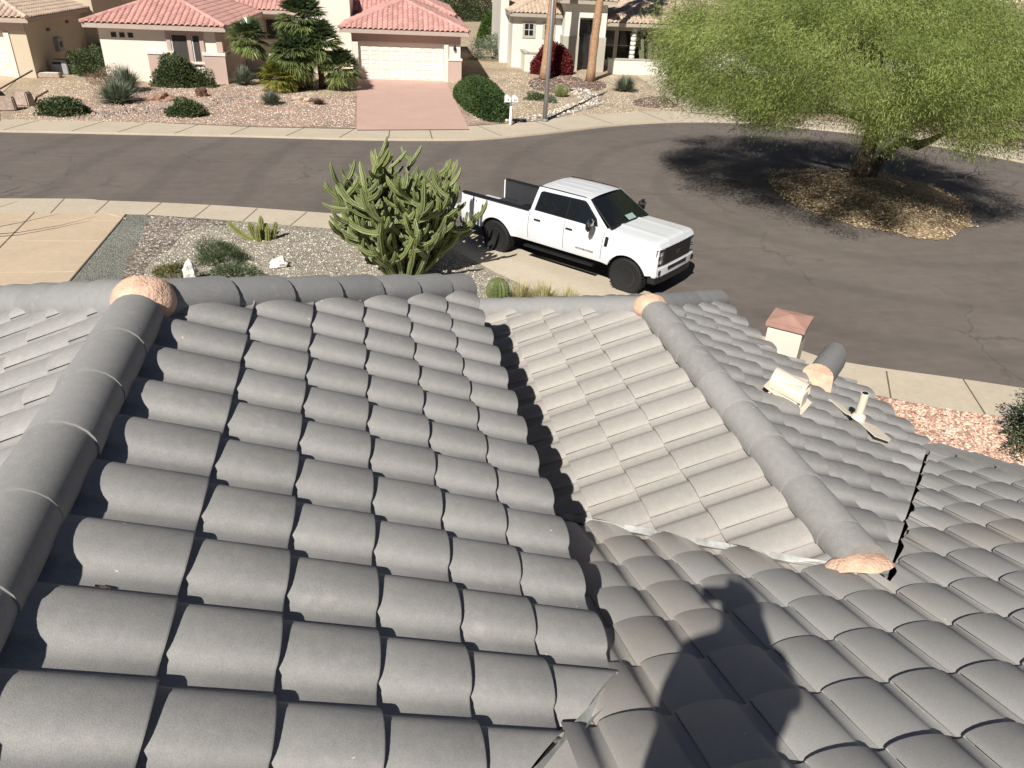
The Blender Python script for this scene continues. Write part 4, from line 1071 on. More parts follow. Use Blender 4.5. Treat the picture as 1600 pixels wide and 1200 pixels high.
def right_house():
    root = thing('stucco_house', 'pale grey house with tan tile roof, tall entry and low patio wall', 'house', (17, 58, 0))
    F, th = hframe(12.25, 57, -4)
    mb = MB(); wbox(mb, F, th, -1.15, 3.2, 0, 9, 0, 3.35); mb.build('wall', MT['greywall'], root)
    mb = MB(); wbox(mb, F, th, -1.75, -1.17, 2.5, 9, 0, 5.2); mb.build('wall', MT['greywall'], root)
    window(root, F, th, -.28, .32, 2.1, 2.85, 0, fr=.16, mf=MT['greige'], mull=(2, 2))
    window(root, F, th, 1.15, 1.75, 2.1, 2.85, 0, fr=.16, mf=MT['greige'], mull=(2, 2))
    hip_roof(root, F, th, -1.45, 5.0, -.5, 12, 3.55, .36, MT['tan'], fm=MT['fascia2'], back=False)
    # tall entry
    F2, th2 = hframe(17.0, 55.5, -4)
    mb = MB(); wbox(mb, F2, th2, -2.5, -1.45, 0, 6, 0, 4.35); wbox(mb, F2, th2, -.35, .45, 0, 6, 0, 4.35); wbox(mb, F2, th2, -1.45, -.35, 0, 6, 3.45, 4.35); mb.build('wall', MT['greywall'], root)
    for a, b in ((-2.56, -1.42), (-.38, .51)): part_box('wainscot', MT['greige'], root, F2, th2, a, b, -.08, 6, 0, 2.25)
    d = part_box('entry_door', MT['wglass'], root, F2, th2, -1.45, -.35, 1.1, 1.2, 0, 3.45)
    part_box('door_rail', MT['black'], d, F2, th2, -1.45, -.35, 1.05, 1.09, 2.3, 2.45)
    hip_roof(root, F2, th2, -3.05, 1.0, -.55, 7.5, 4.55, .36, MT['tan'], fm=MT['fascia2'], back=False)
    # right part with porch
    mb = MB(); wbox(mb, F2, th2, .45, 12, 3.2, 10, 0, 3.1); mb.build('wall', MT['greywall'], root)
    for a in (.9, 2.2, 3.5): window(root, F2, th2, a, a+1.0, .5, 2.5, 3.2, fr=.06, mull=(1, 2))
    mb = MB()
    for k in range(9):
        z = .2+k*.3; mb.lathe(F2(2.75, .9, z), [(.17, 0), (.21, .10), (.19, .28)], 12)
    mb.build('porch_column', MT['greywall'], root, smooth=True)
    hip_roof(root, F2, th2, .55, 13, .2, 12.5, 3.2, .36, MT['tan'], fm=MT['fascia2'], back=False)
    F5, th5 = hframe(24.5, 55.0, -28)
    mb = MB(); wbox(mb, F5, th5, 0, 8, 0, 7, 0, 2.8); mb.build('wall', MT['greywall'], root)
    hip_roof(root, F5, th5, -.6, 8.6, -.6, 7.6, 2.95, .36, MT['peach'], fm=MT['fascia2'], back=False)
    # low patio walls
    for a, b, v0, v1, h in ((-.5, -.25, -2.2, -.1, 1.15), (-.25, 2.1, -2.2, -1.95, 1.15), (5.5, 9.9, -2.2, -1.95, .95)):
        w = part_box('patio_wall', MT['greywall'], root, F, th, a, b, v0, v1, 0, h)
        part_box('wall_coping', MT['greige'], w, F, th, a-.05, b+.05, v0-.05, v1+.05, h, h+.08)
    return settle(root)
right_house()

def plain_house(ox, oy, deg, w, l, lab, wm, rm, door=True):
    root = thing('stucco_house', lab, 'house', (ox, oy, 0)); F, th = hframe(ox, oy, deg)
    part_box('wall', wm, root, F, th, 0, w, 0, l, 0, 2.8)
    if door: garage_door(root, F, th, 1, 5.8, 2.1, -.08, MT['gdoor'])
    window(root, F, th, w-3.2, w-1.8, 1.0, 2.2)
    hip_roof(root, F, th, -.6, w+.6, -.6, l+.6, 2.95, .36, rm, back=False)
    return settle(root)
plain_house(33, 50, -48, 13, 9, 'house behind the round road end, mostly hidden by the big tree', MT['tanwall'], MT['tan'])

# ------------------------------------------------------------------ plants
def ball_points(n, lump=.25, shell=.55, seed=0, hemi=True):
    v = RNG.normal(size=(n, 3)); v = unit(v)
    if hemi: v[:, 2] = np.abs(v[:, 2])*1.0 - .12
    r = shell + (1-shell)*RNG.random(n)**.6
    o = seed*3.1
    k = 1 + lump*(np.sin(v[:, 0]*4.3+o)*np.cos(v[:, 1]*3.7+o*1.3) + .6*np.sin(v[:, 2]*6+o*.7+v[:, 0]*3)) + lump*.35*np.sin(v[:, 0]*11+v[:, 1]*9+o)
    return v*(r*k)[:, None], v
def shrub(name, label, cat, c, size, n, mat, leaf=(.06, .03), group=None, seed=1, lump=.22, shell=.5, up=.3, stems=6, flowers=None):
    c = Vector(c); root = thing(name, label, cat, c, group=group)
    P, V = ball_points(n, lump, shell, seed)
    P = P*np.array(size) + np.array([0, 0, size[2]*.08])
    P[:, 2] = np.maximum(P[:, 2], .02)
    D = V*.8 + RNG.normal(size=(n, 3))*.7 + np.array([0, 0, up])
    L = leaf[0]*(.6+.8*RNG.random(n)); W = leaf[1]*(.6+.8*RNG.random(n))
    t = np.clip(RNG.random(n)*.7+.3*(np.sin(P[:, 0]*7/size[0]+seed)*.5+.5), 0, 1)
    leaves('foliage', P, D, L, W, mat, root, t)
    if flowers:
        k = int(n*.12); P2, V2 = ball_points(k, lump, .85, seed); P2 = P2*np.array(size)*1.03; P2[:, 2] = np.maximum(P2[:, 2], .05)
        leaves('blossom', P2, V2+RNG.normal(size=(k, 3))*.5, leaf[0]*.6, leaf[1], flowers, root)
    mb = MB(); R_ = random.Random(seed)
    for k in range(stems):
        a = R_.uniform(0, 2*PI); q = Vector((math.cos(a)*size[0]*.55, math.sin(a)*size[1]*.55, size[2]*.75))
        mb.tube([(q.x*.08, q.y*.08, 0), q*.5+Vector((0, 0, .05)), q], [.02, .014, .006], 5)
    mb.build('stem', MT['bark'], root)
    return root
def tuft(name, label, cat, c, r, h, n, mat, group=None, w=.02, droop=.35, seed=1, mats=None):
    """spiky tuft of long blades"""
    c = Vector(c); root = thing(name, label, cat, c, group=group); R_ = np.random.default_rng(seed)
    a = R_.random(n)*2*PI; el = .25+1.25*R_.random(n)**.8
    base = np.stack([np.cos(a)*r*.18*R_.random(n), np.sin(a)*r*.18*R_.random(n), np.zeros(n)], 1)
    L = h*(.65+.45*R_.random(n))
    D = np.stack([np.cos(a)*np.cos(el)*r/h*1.15, np.sin(a)*np.cos(el)*r/h*1.15, np.sin(el)], 1)
    S = np.stack([-np.sin(a), np.cos(a), np.zeros(n)], 1)
    p0 = base; p1 = base + D*(L*.55)[:, None]; p2 = base + D*(L)[:, None] + np.array([0, 0, -1])*(L*droop*np.cos(el))[:, None]*.5
    w_ = w*(.7+.6*R_.random(n))[:, None]
    V = np.stack([p0-S*w_*.5, p0+S*w_*.5, p1+S*w_*.45, p1-S*w_*.45, p2, p2], 1).reshape(-1, 3)
    k = np.arange(n)*6
    F = np.concatenate([np.stack([k, k+1, k+2, k+3], 1), np.stack([k+3, k+2, k+4, k+5], 1)])
    t = R_.random(n); raw_mesh('blades', V, F, mat, root, np.concatenate([t, t]))
    return root
def barrel(label, c, r, h, seed=1, ribs=22, mat=None):
    root = thing('barrel_cactus', label, 'cactus', c)
    mb = MB(); prof = []
    for k in range(11):
        a = -PI*.42+PI*.90*k/10; prof.append((max(.01, r*math.cos(a)), h*.5+h*.5*math.sin(a)))
    n = ribs*2; rings = []
    for q, z in prof:
        rings.append([mb.vert((q*(1 if k % 2 == 0 else .86)*math.cos(2*PI*k/n), q*(1 if k % 2 == 0 else .86)*math.sin(2*PI*k/n), z)) for k in range(n)])
    for a, b in zip(rings[:-1], rings[1:]):
        for k in range(n): mb.face((a[k], a[(k+1) % n], b[(k+1) % n], b[k]))
    mb.face(rings[-1]); mb.build('body', mat or CACT, root)
    # spines along every rib
    P = []; D = []
    for k in range(0, n, 2):
        for j in range(1, 21):
            u = j/20*10; i = min(int(u), 9); f = u-i; q = prof[i][0]*(1-f)+prof[i+1][0]*f; z = prof[i][1]*(1-f)+prof[i+1][1]*f
            for _ in range(3):
                a = 2*PI*k/n; P.append((q*math.cos(a), q*math.sin(a), z)); D.append((math.cos(a)+random.gauss(0, .7), math.sin(a)+random.gauss(0, .7), random.gauss(.2, .7)))
    leaves('spines', np.array(P), np.array(D), r*.16, r*.02, LF['gold'], root)
    return root

def rib_mat(name, c1, c2, c3):
    m, nt, b = nodes_mat(name)
    n = nz(nt, 5, 4); col = ramp(nt, n.outputs['Fac'], [(.3, c1), (.7, c2)])
    col = mix(nt, attr(nt), col, c3)
    nt.links.new(col, b.inputs['Base Color']); b.inputs['Roughness'].default_value = .55
    bump(nt, b, nz(nt, 60, 3).outputs['Fac'], .3, .006)
    return m
CACT = rib_mat('barrel_cactus_skin', (.08, .11, .035), (.13, .16, .05), (.30, .30, .10))
CEREUS = rib_mat('cereus_skin', (.028, .055, .034), (.055, .09, .046), (.34, .37, .12))

def cactus_arm(mb, path, r, ribs=5):
    """ribbed arm: star section, pale crest along each rib"""
    path = [Vector(p) for p in path]; n = ribs*4; rings = []; ref = None; N = len(path)
    ph = random.random()*6; ta = random.random()**2*.28
    for i, p in enumerate(path):
        d = (path[min(i+1, N-1)]-path[max(i-1, 0)]).normalized()
        if ref is None: ref = d.cross(Vector((.2, .4, 1)) if abs(d.z) < .9 else Vector((1, 0, 0))).normalized()
        ref = (ref-d*ref.dot(d)).normalized(); b = d.cross(ref)
        rr = r*(1 if i < N-3 else (.93, .72, .30)[i-(N-3)])*(.9 if i == 0 else 1)*(1+.05*math.sin(i*2.1+ph))
        rings.append([mb.vert(p+(ref*math.cos(2*PI*k/n+ph)+b*math.sin(2*PI*k/n+ph))*rr*(1.0, .80, .66, .80)[k % 4]) for k in range(n)])
    for a, bb in zip(rings[:-1], rings[1:]):
        for k in range(n):
            mb.ct = ta + random.random()*.2 + (.45 if k % 4 in (0, 3) else 0)
            mb.face((a[k], a[(k+1) % n], bb[(k+1) % n], bb[k]))
    mb.ct = .7; mb.face(rings[-1])
def curve(p, d, L, n, upk, rnd, R_):
    """path that starts along d and bends upward"""
    p, d = Vector(p), Vector(d).normalized(); out = [p.copy()]; st = L/n
    for k in range(n):
        d = (d + Vector((R_.gauss(0, rnd), R_.gauss(0, rnd), upk))).normalized(); p = p+d*st; out.append(p.copy())
    return out
def cereus():
    root = thing('candelabra_cactus', 'tall many-armed green cactus thicket beside the white pickup', 'cactus', (.92, 17.25, 0))
    R_ = random.Random(23); mb = MB()
    def bent(p, d, L, r, sweep):
        n = max(7, int(L/.085)); d = Vector(d).normalized(); p = Vector(p); out = [p.copy()]; st = L/n
        for k in range(n):
            d = (d + Vector((R_.gauss(0, .06), R_.gauss(0, .06), sweep*(.05+.13*k/n)))).normalized(); p = p+d*st
            if p.z < .12: p.z = .12
            out.append(p.copy())
        cactus_arm(mb, out, r); return out
    def grow(p, d, L, r, lvl):
        path = bent(p, d, L, r, R_.uniform(.9, 2.2) if lvl else .8)
        if lvl >= 3: return
        n = len(path)-1
        for _ in range((R_.randint(6, 8), R_.randint(2, 3), 0)[lvl]):
            k = R_.randint(int(n*.22), n-1); dd = (path[k+1]-path[k-1]).normalized(); a = R_.uniform(0, 2*PI)
            q = Vector((math.cos(a), math.sin(a), R_.uniform(-.45, .35)))
            LL = (1.0, .66, .45)[lvl]*R_.uniform(.55, 1.05)
            grow(path[k], q+dd*R_.uniform(.1, .7)+Vector((0, 0, .1)), LL, r*R_.uniform(.86, 1.0), lvl+1)
    for k in range(21):
        a = 2*PI*k/21+R_.uniform(-.15, .15); out = R_.uniform(.3, 1.15)
        grow((math.cos(a)*.42, math.sin(a)*.32, 0), Vector((math.cos(a)*out, math.sin(a)*out*.8, .85)), R_.uniform(1.75, 2.3), R_.uniform(.056, .066), 0)
    for k in range(7):
        a = 2*PI*k/7; grow((math.cos(a)*.2, math.sin(a)*.2, 0), Vector((math.cos(a)*.3-.1, math.sin(a)*.3, 1)), R_.uniform(1.5, 1.95)+(.6 if k == 3 else .15), .052, 0)
    mb.build('arms', CEREUS, root, tint=True)
    return root
cereus()

def small_cluster():
    root = thing('cactus_cluster', 'small cluster of stubby ribbed cacti on pale gravel', 'cactus', G(402, 376)); R_ = random.Random(4)
    for dx, dy, lean, L, r in ((-.12, .05, (-1.3, .1), .80, .075), (-.02, .05, (-.4, .1), .50, .085), (.14, .12, (0.0, .1), .62, .075), (.05, -.05, (0, -.1), .42, .08), (.27, .0, (.15, -.1), .40, .075), (.38, .10, (.35, .1), .48, .075), (.2, .2, (.1, .1), .40, .07)):
        mb = MB(); cactus_arm(mb, curve((dx, dy, 0), (lean[0], lean[1], 1 if abs(lean[0]) < 1 else .55), L, 10, .07, .02, R_), r, 9); mb.build('stem', CACT, root, tint=True)
    return root
small_cluster()
barrel('barrel cactus with brown crown just beyond the roof edge', G(777, 474), .27, .62, ribs=17)
tuft('grass_clump', 'golden green grass clump right of the barrel cactus, leftmost', 'grass', G(812, 474), .50, .62, 420, LF['gold'], 'golden grass clumps', .016, seed=3)
tuft('grass_clump', 'golden grass clump in the middle of the row by the kerb', 'grass', G(848, 480), .55, .66, 480, LF['gold'], 'golden grass clumps', .016, seed=4)
tuft('grass_clump', 'golden grass clump nearest the truck wheel, rightmost of the row', 'grass', G(888, 486), .55, .62, 420, LF['gold'], 'golden grass clumps', .016, seed=5)
# low feathery shrubs and rocks in the near yard
shrub('feathery_bush', 'feathery green bush on the pale gravel behind the white upright rock', 'bush', G(345, 410), (.62, .50, .62), 5200, LF['feather'], (.07, .012), seed=3, up=.8)
shrub('feathery_bush', 'low olive ground cover left of the white upright rock', 'bush', G(272, 428), (.50, .42, .22), 3000, LF['olive'], (.05, .014), seed=4, up=.4)
shrub('flowering_bush', 'low dark bush with pale blossoms right of the white rock', 'bush', G(365, 432), (.62, .40, .28), 2600, LF['feather'], (.05, .02), seed=5, flowers=LF['lilac'])
mb = MB(); mb.rock((0, 0, .22), (.17, .13, .36), 5, 3); o = mb.build('upright_rock', MT['rockw'], smooth=True, angle=.5); o.location = G(300, 440); tag(o, 'white upright rock standing beside the feathery bush', 'rock')
mb = MB(); mb.rock((0, 0, .08), (.26, .19, .16), 9, 3); o = mb.build('white_rock', MT['rockw'], smooth=True, angle=.5); o.location = G(436, 417); tag(o, 'white boulder lying alone on pale gravel left of the big cactus', 'rock')
shrub('flowering_bush', 'dark purple-grey flowering bush at the right edge by the pavement', 'bush', G(1655, 700), (.85, .85, .85), 9000, LF['oleander'], (.06, .03), seed=8, flowers=LF['lilac'])

# far yards
shrub('rounded_bush', 'large dark rounded bush in front of the pink house windows', 'bush', G(280, 134), (1.28, 1.0, 1.6), 8000, LF['oleander'], (.13, .06), seed=2, lump=.10)
shrub('rounded_bush', 'small dark bush right of the big rounded bush by the wall', 'bush', G(322, 136), (.6, .5, .95), 1500, LF['oleander'], (.10, .05), seed=12)
shrub('side_bush', 'olive green bush at the left corner of the pink house', 'bush', G(146, 117), (1.25, .9, 1.6), 5000, LF['feather'], (.12, .05), seed=6)
shrub('dry_bush', 'dry brownish bush beside the pink house wall', 'bush', G(168, 130), (.9, .6, .8), 1700, LF['brown'], (.10, .03), seed=7, lump=.3)
tuft('grey_grass', 'grey-green spiky grass against the white wall, behind the other tuft', 'grass', G(198, 143), 1.15, 1.35, 620, LF['grass'], 'grey green grass tufts', .05, seed=6)
tuft('grey_grass', 'big grey-green spiky grass in front of the white wall', 'grass', G(184, 160), 1.25, 1.15, 760, LF['grass'], 'grey green grass tufts', .045, seed=7)
tuft('grey_grass', 'grey-green tuft right of the pink house corner', 'grass', G(382, 132), .85, 1.1, 520, LF['grass'], 'grey green grass tufts', .05, seed=8)
tuft('grey_grass', 'small grey-green tuft alone on the pink gravel', 'grass', G(424, 163), .70, .75, 480, LF['grass'], 'grey green grass tufts', .04, seed=9)
tuft('grey_grass', 'round grey-green tuft in front of the patio wall', 'grass', G(976, 142), 1.0, 1.0, 620, LF['grass'], 'grey green grass tufts', .05, seed=10)
tuft('dry_tuft', 'small brown tuft left of the rose driveway', 'grass', G(498, 163), .45, .35, 220, LF['brown'], None, .04, seed=11)
shrub('low_bush', 'low dark green bush near the far kerb on the left', 'bush', G(102, 178), (1.05, .8, .72), 3600, LF['oleander'], (.12, .06), seed=9)
shrub('low_bush', 'low dark green bush near the far kerb below the big rounded bush', 'bush', G(292, 180), (.85, .7, .62), 3000, LF['oleander'], (.12, .06), seed=10)
barrel('round golden barrel cactus at the foot of the left palm', G(415, 129), .40, .72, mat=CACT)
barrel('small golden barrel cactus between the pole and the mulch', G(876, 151), .42, .65, mat=CACT)
shrub('clipped_hedge', 'wide dark clipped hedge along the rose driveway', 'hedge', G(751, 161), (1.22, 5.4, 1.15), 28000, LF['hedged'], (.13, .06), seed=13, lump=.04, shell=.7)
shrub('clipped_hedge', 'bright green clipped round hedge behind the pink house corner', 'hedge', (12.3, 70, 0), (1.75, 1.7, 3.1), 14000, LF['hedge'], (.15, .08), seed=14, lump=.03, shell=.85)
shrub('sage_bush', 'grey sage bush at the corner of the grey house', 'bush', G(768, 93), (1.7, 1.1, 1.9), 5600, LF['sage'], (.12, .05), seed=15)
shrub('red_bush', 'burgundy red-leaved bush behind the pole', 'bush', (13.35, 53.9, 0), (1.45, 1.0, 1.95), 10000, LF['red'], (.15, .08), seed=16, lump=.08, shell=.7)
shrub('low_bush', 'sparse low green plant left of the pole', 'bush', G(838, 156), (.75, .5, .42), 1300, LF['feather'], (.10, .04), seed=17)
shrub('low_bush', 'low grey plant just right of the pole foot', 'bush', G(860, 160), (.40, .35, .40), 800, LF['sage'], (.08, .04), seed=18)
for k, (u, v, sz, lab) in enumerate(((715, 22, (3.0, 2, 3.2), 'dark background bush behind the pink roof'), (755, 20, (3.2, 2, 2.8), 'brownish background bush left of the grey house'))):
    shrub('background_bush', lab, 'bush', G(u, v, 0)*.9, (sz[0]*1.5, sz[1], sz[2]*1.2), 7000, LF['oleander'] if k == 0 else LF['brown'], (.25, .12), seed=30+k, group='background bushes')
def far_rock(u, v, size, mat, lab, seed):
    mb = MB(); mb.rock((0, 0, size[2]*.3), size, seed, 3); o = mb.build('boulder', mat, smooth=True, angle=.5); o.location = G(u, v); tag(o, lab, 'rock')
far_rock(250, 158, (.72, .4, .42), MT['rockp'], 'reddish boulder in front of the large rounded bush', 3)
far_rock(316, 150, (.36, .3, .42), MT['rust'], 'small round brown rock right of the reddish boulder', 6)
far_rock(887, 129, (.75, .5, .10), MT['rockp'], 'flat pink stone slab on the mulch between palm trunks', 8)
far_rock(470, 157, (.50, .3, .22), MT['rockt'], 'tan rock in the row below the palms, leftmost', 11)
far_rock(484, 158, (.32, .3, .20), MT['rockt'], 'tan rock in the row below the palms, rightmost', 12)

# fan palms
def palm(label, base, top, crown_r, nf, trunk_r=.14, mat=None, seed=1, bark=None, group='fan palms', tall=False, bend=(0, 0), skirt=.3):
    base, top = Vector(base), Vector(top); root = thing('palm_tree', label, 'palm', base, group=group); R_ = random.Random(seed)
    rel = top-base; mb = MB(); n = 16 if tall else 8
    path = [rel*(k/n)+Vector((bend[0], bend[1], 0))*math.sin(PI*k/n) for k in range(n+1)]
    rad = [trunk_r*(1.25 if k == 0 else 1-.22*k/n)*(1+(.10 if k % 2 else 0)) for k in range(n+1)]
    mb.tube(path, rad, 10); mb.build('trunk', bark or MT['palmdark'], root, smooth=True)
    V = []; F = []; T_ = []
    for k in range(nf):
        a = R_.uniform(0, 2*PI); el = R_.uniform(-.55-skirt, 1.25); pl = crown_r*R_.uniform(.35, .5)
        d = Vector((math.cos(a)*math.cos(el), math.sin(a)*math.cos(el), math.sin(el))); hub = rel + d*pl; side = Vector((-math.sin(a), math.cos(a), 0)); upv = d.cross(side)
        yel = max(0, min(1, .5-el*.6))*.8+R_.random()*.2
        def q4(p, q, w):
            s = (q-p).cross(upv).normalized()*w; i = len(V); m = (p+q)/2
            V.extend([p, m+s, q, m-s]); F.append((i, i+1, i+2, i+3)); T_.append(min(1, yel+R_.uniform(-.15, .15)))
        q4(rel, hub, .012*crown_r+.008)
        nb = 19
        for j in range(nb):
            b = (j/(nb-1)-.5)*2*1.25; dd = (d*math.cos(b)+side*math.sin(b)).normalized(); L = crown_r*R_.uniform(.60, .74)*(1-.12*abs(b))
            mid = hub+dd*L*.6; tip = hub+dd*L+Vector((R_.gauss(0, .03), R_.gauss(0, .03), -L*R_.uniform(.08, .32)))
            s = (dd.cross(upv).normalized()+upv*R_.uniform(-.9, .9)).normalized()*.030*crown_r; i = len(V)
            V.extend([hub, mid+s, tip, mid-s]); F.append((i, i+1, i+2, i+3)); T_.append(min(1, max(0, yel+R_.uniform(-.25, .15))))
    raw_mesh('crown', np.array([tuple(v) for v in V]), np.array(F), mat or LF['palm'], root, np.array(T_))
    return root
pb = G(440, 138)
palm('small leaning palm, leftmost of the group by the pink house', (-3.6, 46.6, 0), (-5.5, 46.0, 2.45), 1.2, 56, .17, seed=2, bend=(-.1, 0), skirt=.5)
palm('front palm of the clump with drooping green fans', (-2.9, 45.4, 0), (-3.1, 45.2, 1.8), 1.5, 100, .19, seed=3, skirt=.6)
palm('tallest palm of the clump, its yellow-green crown at the picture top', (-2.5, 46.2, 0), (-2.6, 46.1, 3.4), 1.5, 100, .19, seed=4, skirt=.6)
palm('dark palm at the right of the clump beside the garage', (-1.8, 45.9, 0), (-1.85, 45.8, 2.3), 1.45, 95, .18, seed=5, skirt=.7)
palm('low yellow-green palm at the left foot of the clump', (-3.5, 45.0, 0), (-4.0, 44.6, .65), 1.15, 60, .12, seed=6, mat=LF['palmy'])
palm('low dark palm at the right foot of the clump by the garage pier', (-1.5, 45.6, 0), (-.75, 45.4, 1.1), 1.2, 60, .13, seed=16, skirt=.5)
palm('tall palm with smooth orange-brown trunk behind the pole', G(850, 124), Vector(G(850, 124))+Vector((1.0, 1.2, 11.5)), 2.2, 36, .28, seed=7, bark=MT['palmbark'], tall=True, group='tall palms')
palm('tall palm with rough diamond-pattern trunk in front of the entry', G(922, 127), Vector(G(922, 127))+Vector((1.2, .6, 12)), 2.2, 36, .26, seed=8, bark=MT['palmbark'], tall=True, bend=(-.25, 0), group='tall palms')
palm('distant palm trunk rising behind the clipped green hedge', (15.2, 88, 0), (15.4, 88, 13), 2.2, 30, .35, seed=9, bark=MT['palmbark'], tall=True, group='tall palms')
# tall grey column cacti right of the porch
t_ = thing('column_cactus', 'grey-green column cacti standing before the porch beside the big tree', 'cactus', G(1030, 112))
R_ = random.Random(3)
for k, (dx, h, lean) in enumerate(((-1.3, 4.2, -.18), (-.8, 3.8, -.08), (-.35, 4.4, 0), (.2, 3.9, .06), (.7, 4.8, .02), (-1.1, 3.0, -.3))):
    mb = MB(); cactus_arm(mb, [(dx+lean*h*(q/10)**1.3, .15*k, h*q/10) for q in range(11)], .11, 7); mb.build('column', rib_mat('grey_column_skin', (.11, .13, .08), (.16, .18, .11), (.28, .28, .18)) if k == 0 else mb_m, t_, tint=True)
    mb_m = bpy.data.materials['grey_column_skin']

# ------------------------------------------------------------------ the big mesquite on the road island
def big_tree():
    base = Vector((18.45, 25.3, .10)); root = thing('spreading_tree', 'wide feathery green tree with dark twisted trunk on the road island', 'tree', base)
    R_ = random.Random(9); C = np.array([15.7, 22.9, 4.55]) - np.array(base); RX = np.array([6.2, 6.5, 2.75])
    mb = MB(); tips = []
    def limb(p, d, L, r, lvl, up=.02):
        n = 7; path = curve(p, d, L, n, up, .09, R_); mb.tube(path, [r*(1-.55*k/n) for k in range(n+1)], 8 if lvl < 2 else 5)
        if lvl >= 4: tips.append(path[-1]); return
        for k in range(3 if lvl < 3 else 2):
            q = path[R_.randint(4, 7)]; dd = (path[-1]-path[-3]).normalized()
            a = R_.uniform(0, 2*PI); o = Vector((math.cos(a), math.sin(a), R_.uniform(-.15, .35)))
            limb(q, dd+o*.75, L*R_.uniform(.58, .78), r*.48, lvl+1, .0)
    mb.tube([(-.05, 0, -.25), (0, 0, .1), (-.05, -.02, .8), (.02, -.05, 1.5), (-.15, -.25, 2.3)], [.55, .40, .30, .28, .24], 12)
    mb.tube([(.18, .1, -.2), (.20, .1, .4), (.12, .05, 1.1), (.05, .1, 2.0), (.2, .3, 2.7)], [.30, .26, .20, .19, .15], 10)
    mb.tube([(.2, -.15, -.1), (.38, -.2, .5), (.62, -.25, 1.1), (1.05, -.45, 1.55), (1.5, -.7, 1.45), (1.9, -.8, 1.65), (2.5, -1.0, 2.1)], [.26, .20, .17, .16, .19, .12, .07], 10)
    for d, L, r in (((-1, -.75, .55), 3.4, .20), ((-.9, .25, .75), 3.0, .17), ((-.2, -1, .6), 3.2, .18), ((.6, -.5, .8), 2.6, .15), ((.1, .6, 1.0), 2.4, .14), ((-.5, -.3, 1.1), 2.9, .17), ((-1.3, -1.1, .35), 3.6, .18)):
        limb((-.12, -.2, 2.1), d, L, r, 1)
    limb((2.3, -.95, 2.0), (1, -.6, .4), 2.2, .08, 2)
    mb.build('trunk', MT['bark'], root, smooth=True)
    # foliage: many sprays gathered in clumps through the crown
    rng = np.random.default_rng(5); nc = 1500
    v = unit(rng.normal(size=(nc, 3))); rr = .38+.62*rng.random(nc)**.55
    lob = 1 + .13*np.sin(v[:, 0]*5+1)*np.cos(v[:, 1]*4+.5) + .08*np.sin(v[:, 0]*9+v[:, 1]*8)
    cen = C + v*(rr*lob)[:, None]*RX
    # flatten the underside and leave it open near the trunk
    low = cen[:, 2] < 1.55; cen[low, 2] = 1.55+rng.random(low.sum())*.9
    dtr = np.hypot(cen[:, 0], cen[:, 1]); keep = ~((dtr < 2.3) & (cen[:, 2] < 3.3))
    keep &= ~((cen[:, 0] < .8) & (cen[:, 0] > -2.6) & (cen[:, 2] < 2.6) & (rng.random(nc) < .8))
    cen = cen[keep]; nc = len(cen)
    W_ = cen + np.array(base); dist = np.hypot(W_[:, 0], W_[:, 1]); azm = np.degrees(np.arctan2(W_[:, 0], W_[:, 1]))
    kk = .155 + .038*np.clip((azm-37)/8, 0, 1) + .012*np.sin(azm*.9) + .010*np.clip((31-azm)/4, 0, 1)
    hgt = W_[:, 2]-(6.8-kk*dist); cen = cen[(hgt > .45) | ((hgt > 0) & (rng.random(len(cen)) < .7))]; nc = len(cen)
    # drooping outer sprays
    m = 400; P = np.repeat(cen, m, 0); sc = np.repeat(.34+.40*rng.random(nc), m)
    off = rng.normal(size=(nc*m, 3))*np.array([.62, .62, .42])*sc[:, None]
    P = P+off
    out = unit((P-C)*np.array([1, 1, .25]))
    D = out*.9 + rng.normal(size=(nc*m, 3))*.65 + np.array([0, 0, -.55])
    t = np.clip(np.repeat(rng.random(nc)*.7, m)+.35*rng.random(nc*m), 0, 1)
    leaves('crown', P, D, .065+.085*rng.random(nc*m), .012+.010*rng.random(nc*m), LF['mesq'], root, t)
    # bare grey twigs showing through the top
    P = C+unit(rng.normal(size=(2600, 3)))*RX*(.5+.5*rng.random((2600, 1))); P[:, 2] = np.maximum(P[:, 2], 2)
    leaves('twigs', P, rng.normal(size=(2600, 3))+unit(P-C)*.8, .5, .016, MT['bark'], root)
    return root
big_tree()

# off-picture plants that throw the shadows seen on the left driveway and the right pavement
def whip_plant():
    root = thing('whip_plant', 'plant with long bare arching whips left of the driveway', 'plant', G(-150, 385))
    o = Vector(root.location)
    for s0, pts, h in ((0, ((-150, 372), (-60, 371), (30, 364), (95, 353), (152, 339)), 3.0), (1, ((-150, 376), (-60, 375), (30, 368), (90, 357), (145, 345)), 2.7), (2, ((-150, 370), (-70, 362), (0, 355), (50, 345), (96, 334)), 3.2), (3, ((-150, 360), (-90, 340), (-50, 330), (0, 322), (26, 314)), 3.0), (4, ((-150, 350), (-90, 320), (-50, 306), (0, 297), (27, 288)), 3.4)):
        mb = MB(); path = []
        for k, q in enumerate(pts):
            z = h*(k/4)**.7 if k < 5 else h
            path.append(Vector(G(*q)) - LDIR*(z/-LDIR.z)*-1*-1 - o if False else Vector(G(*q)) - LDIR*(z/(-LDIR.z)) - o)
        path[0] = Vector((.05*s0, .03*s0, 0))
        mb.tube(path, [.03, .026, .022, .018, .008], 6); mb.build('whip', MT['bark'], root)
whip_plant()
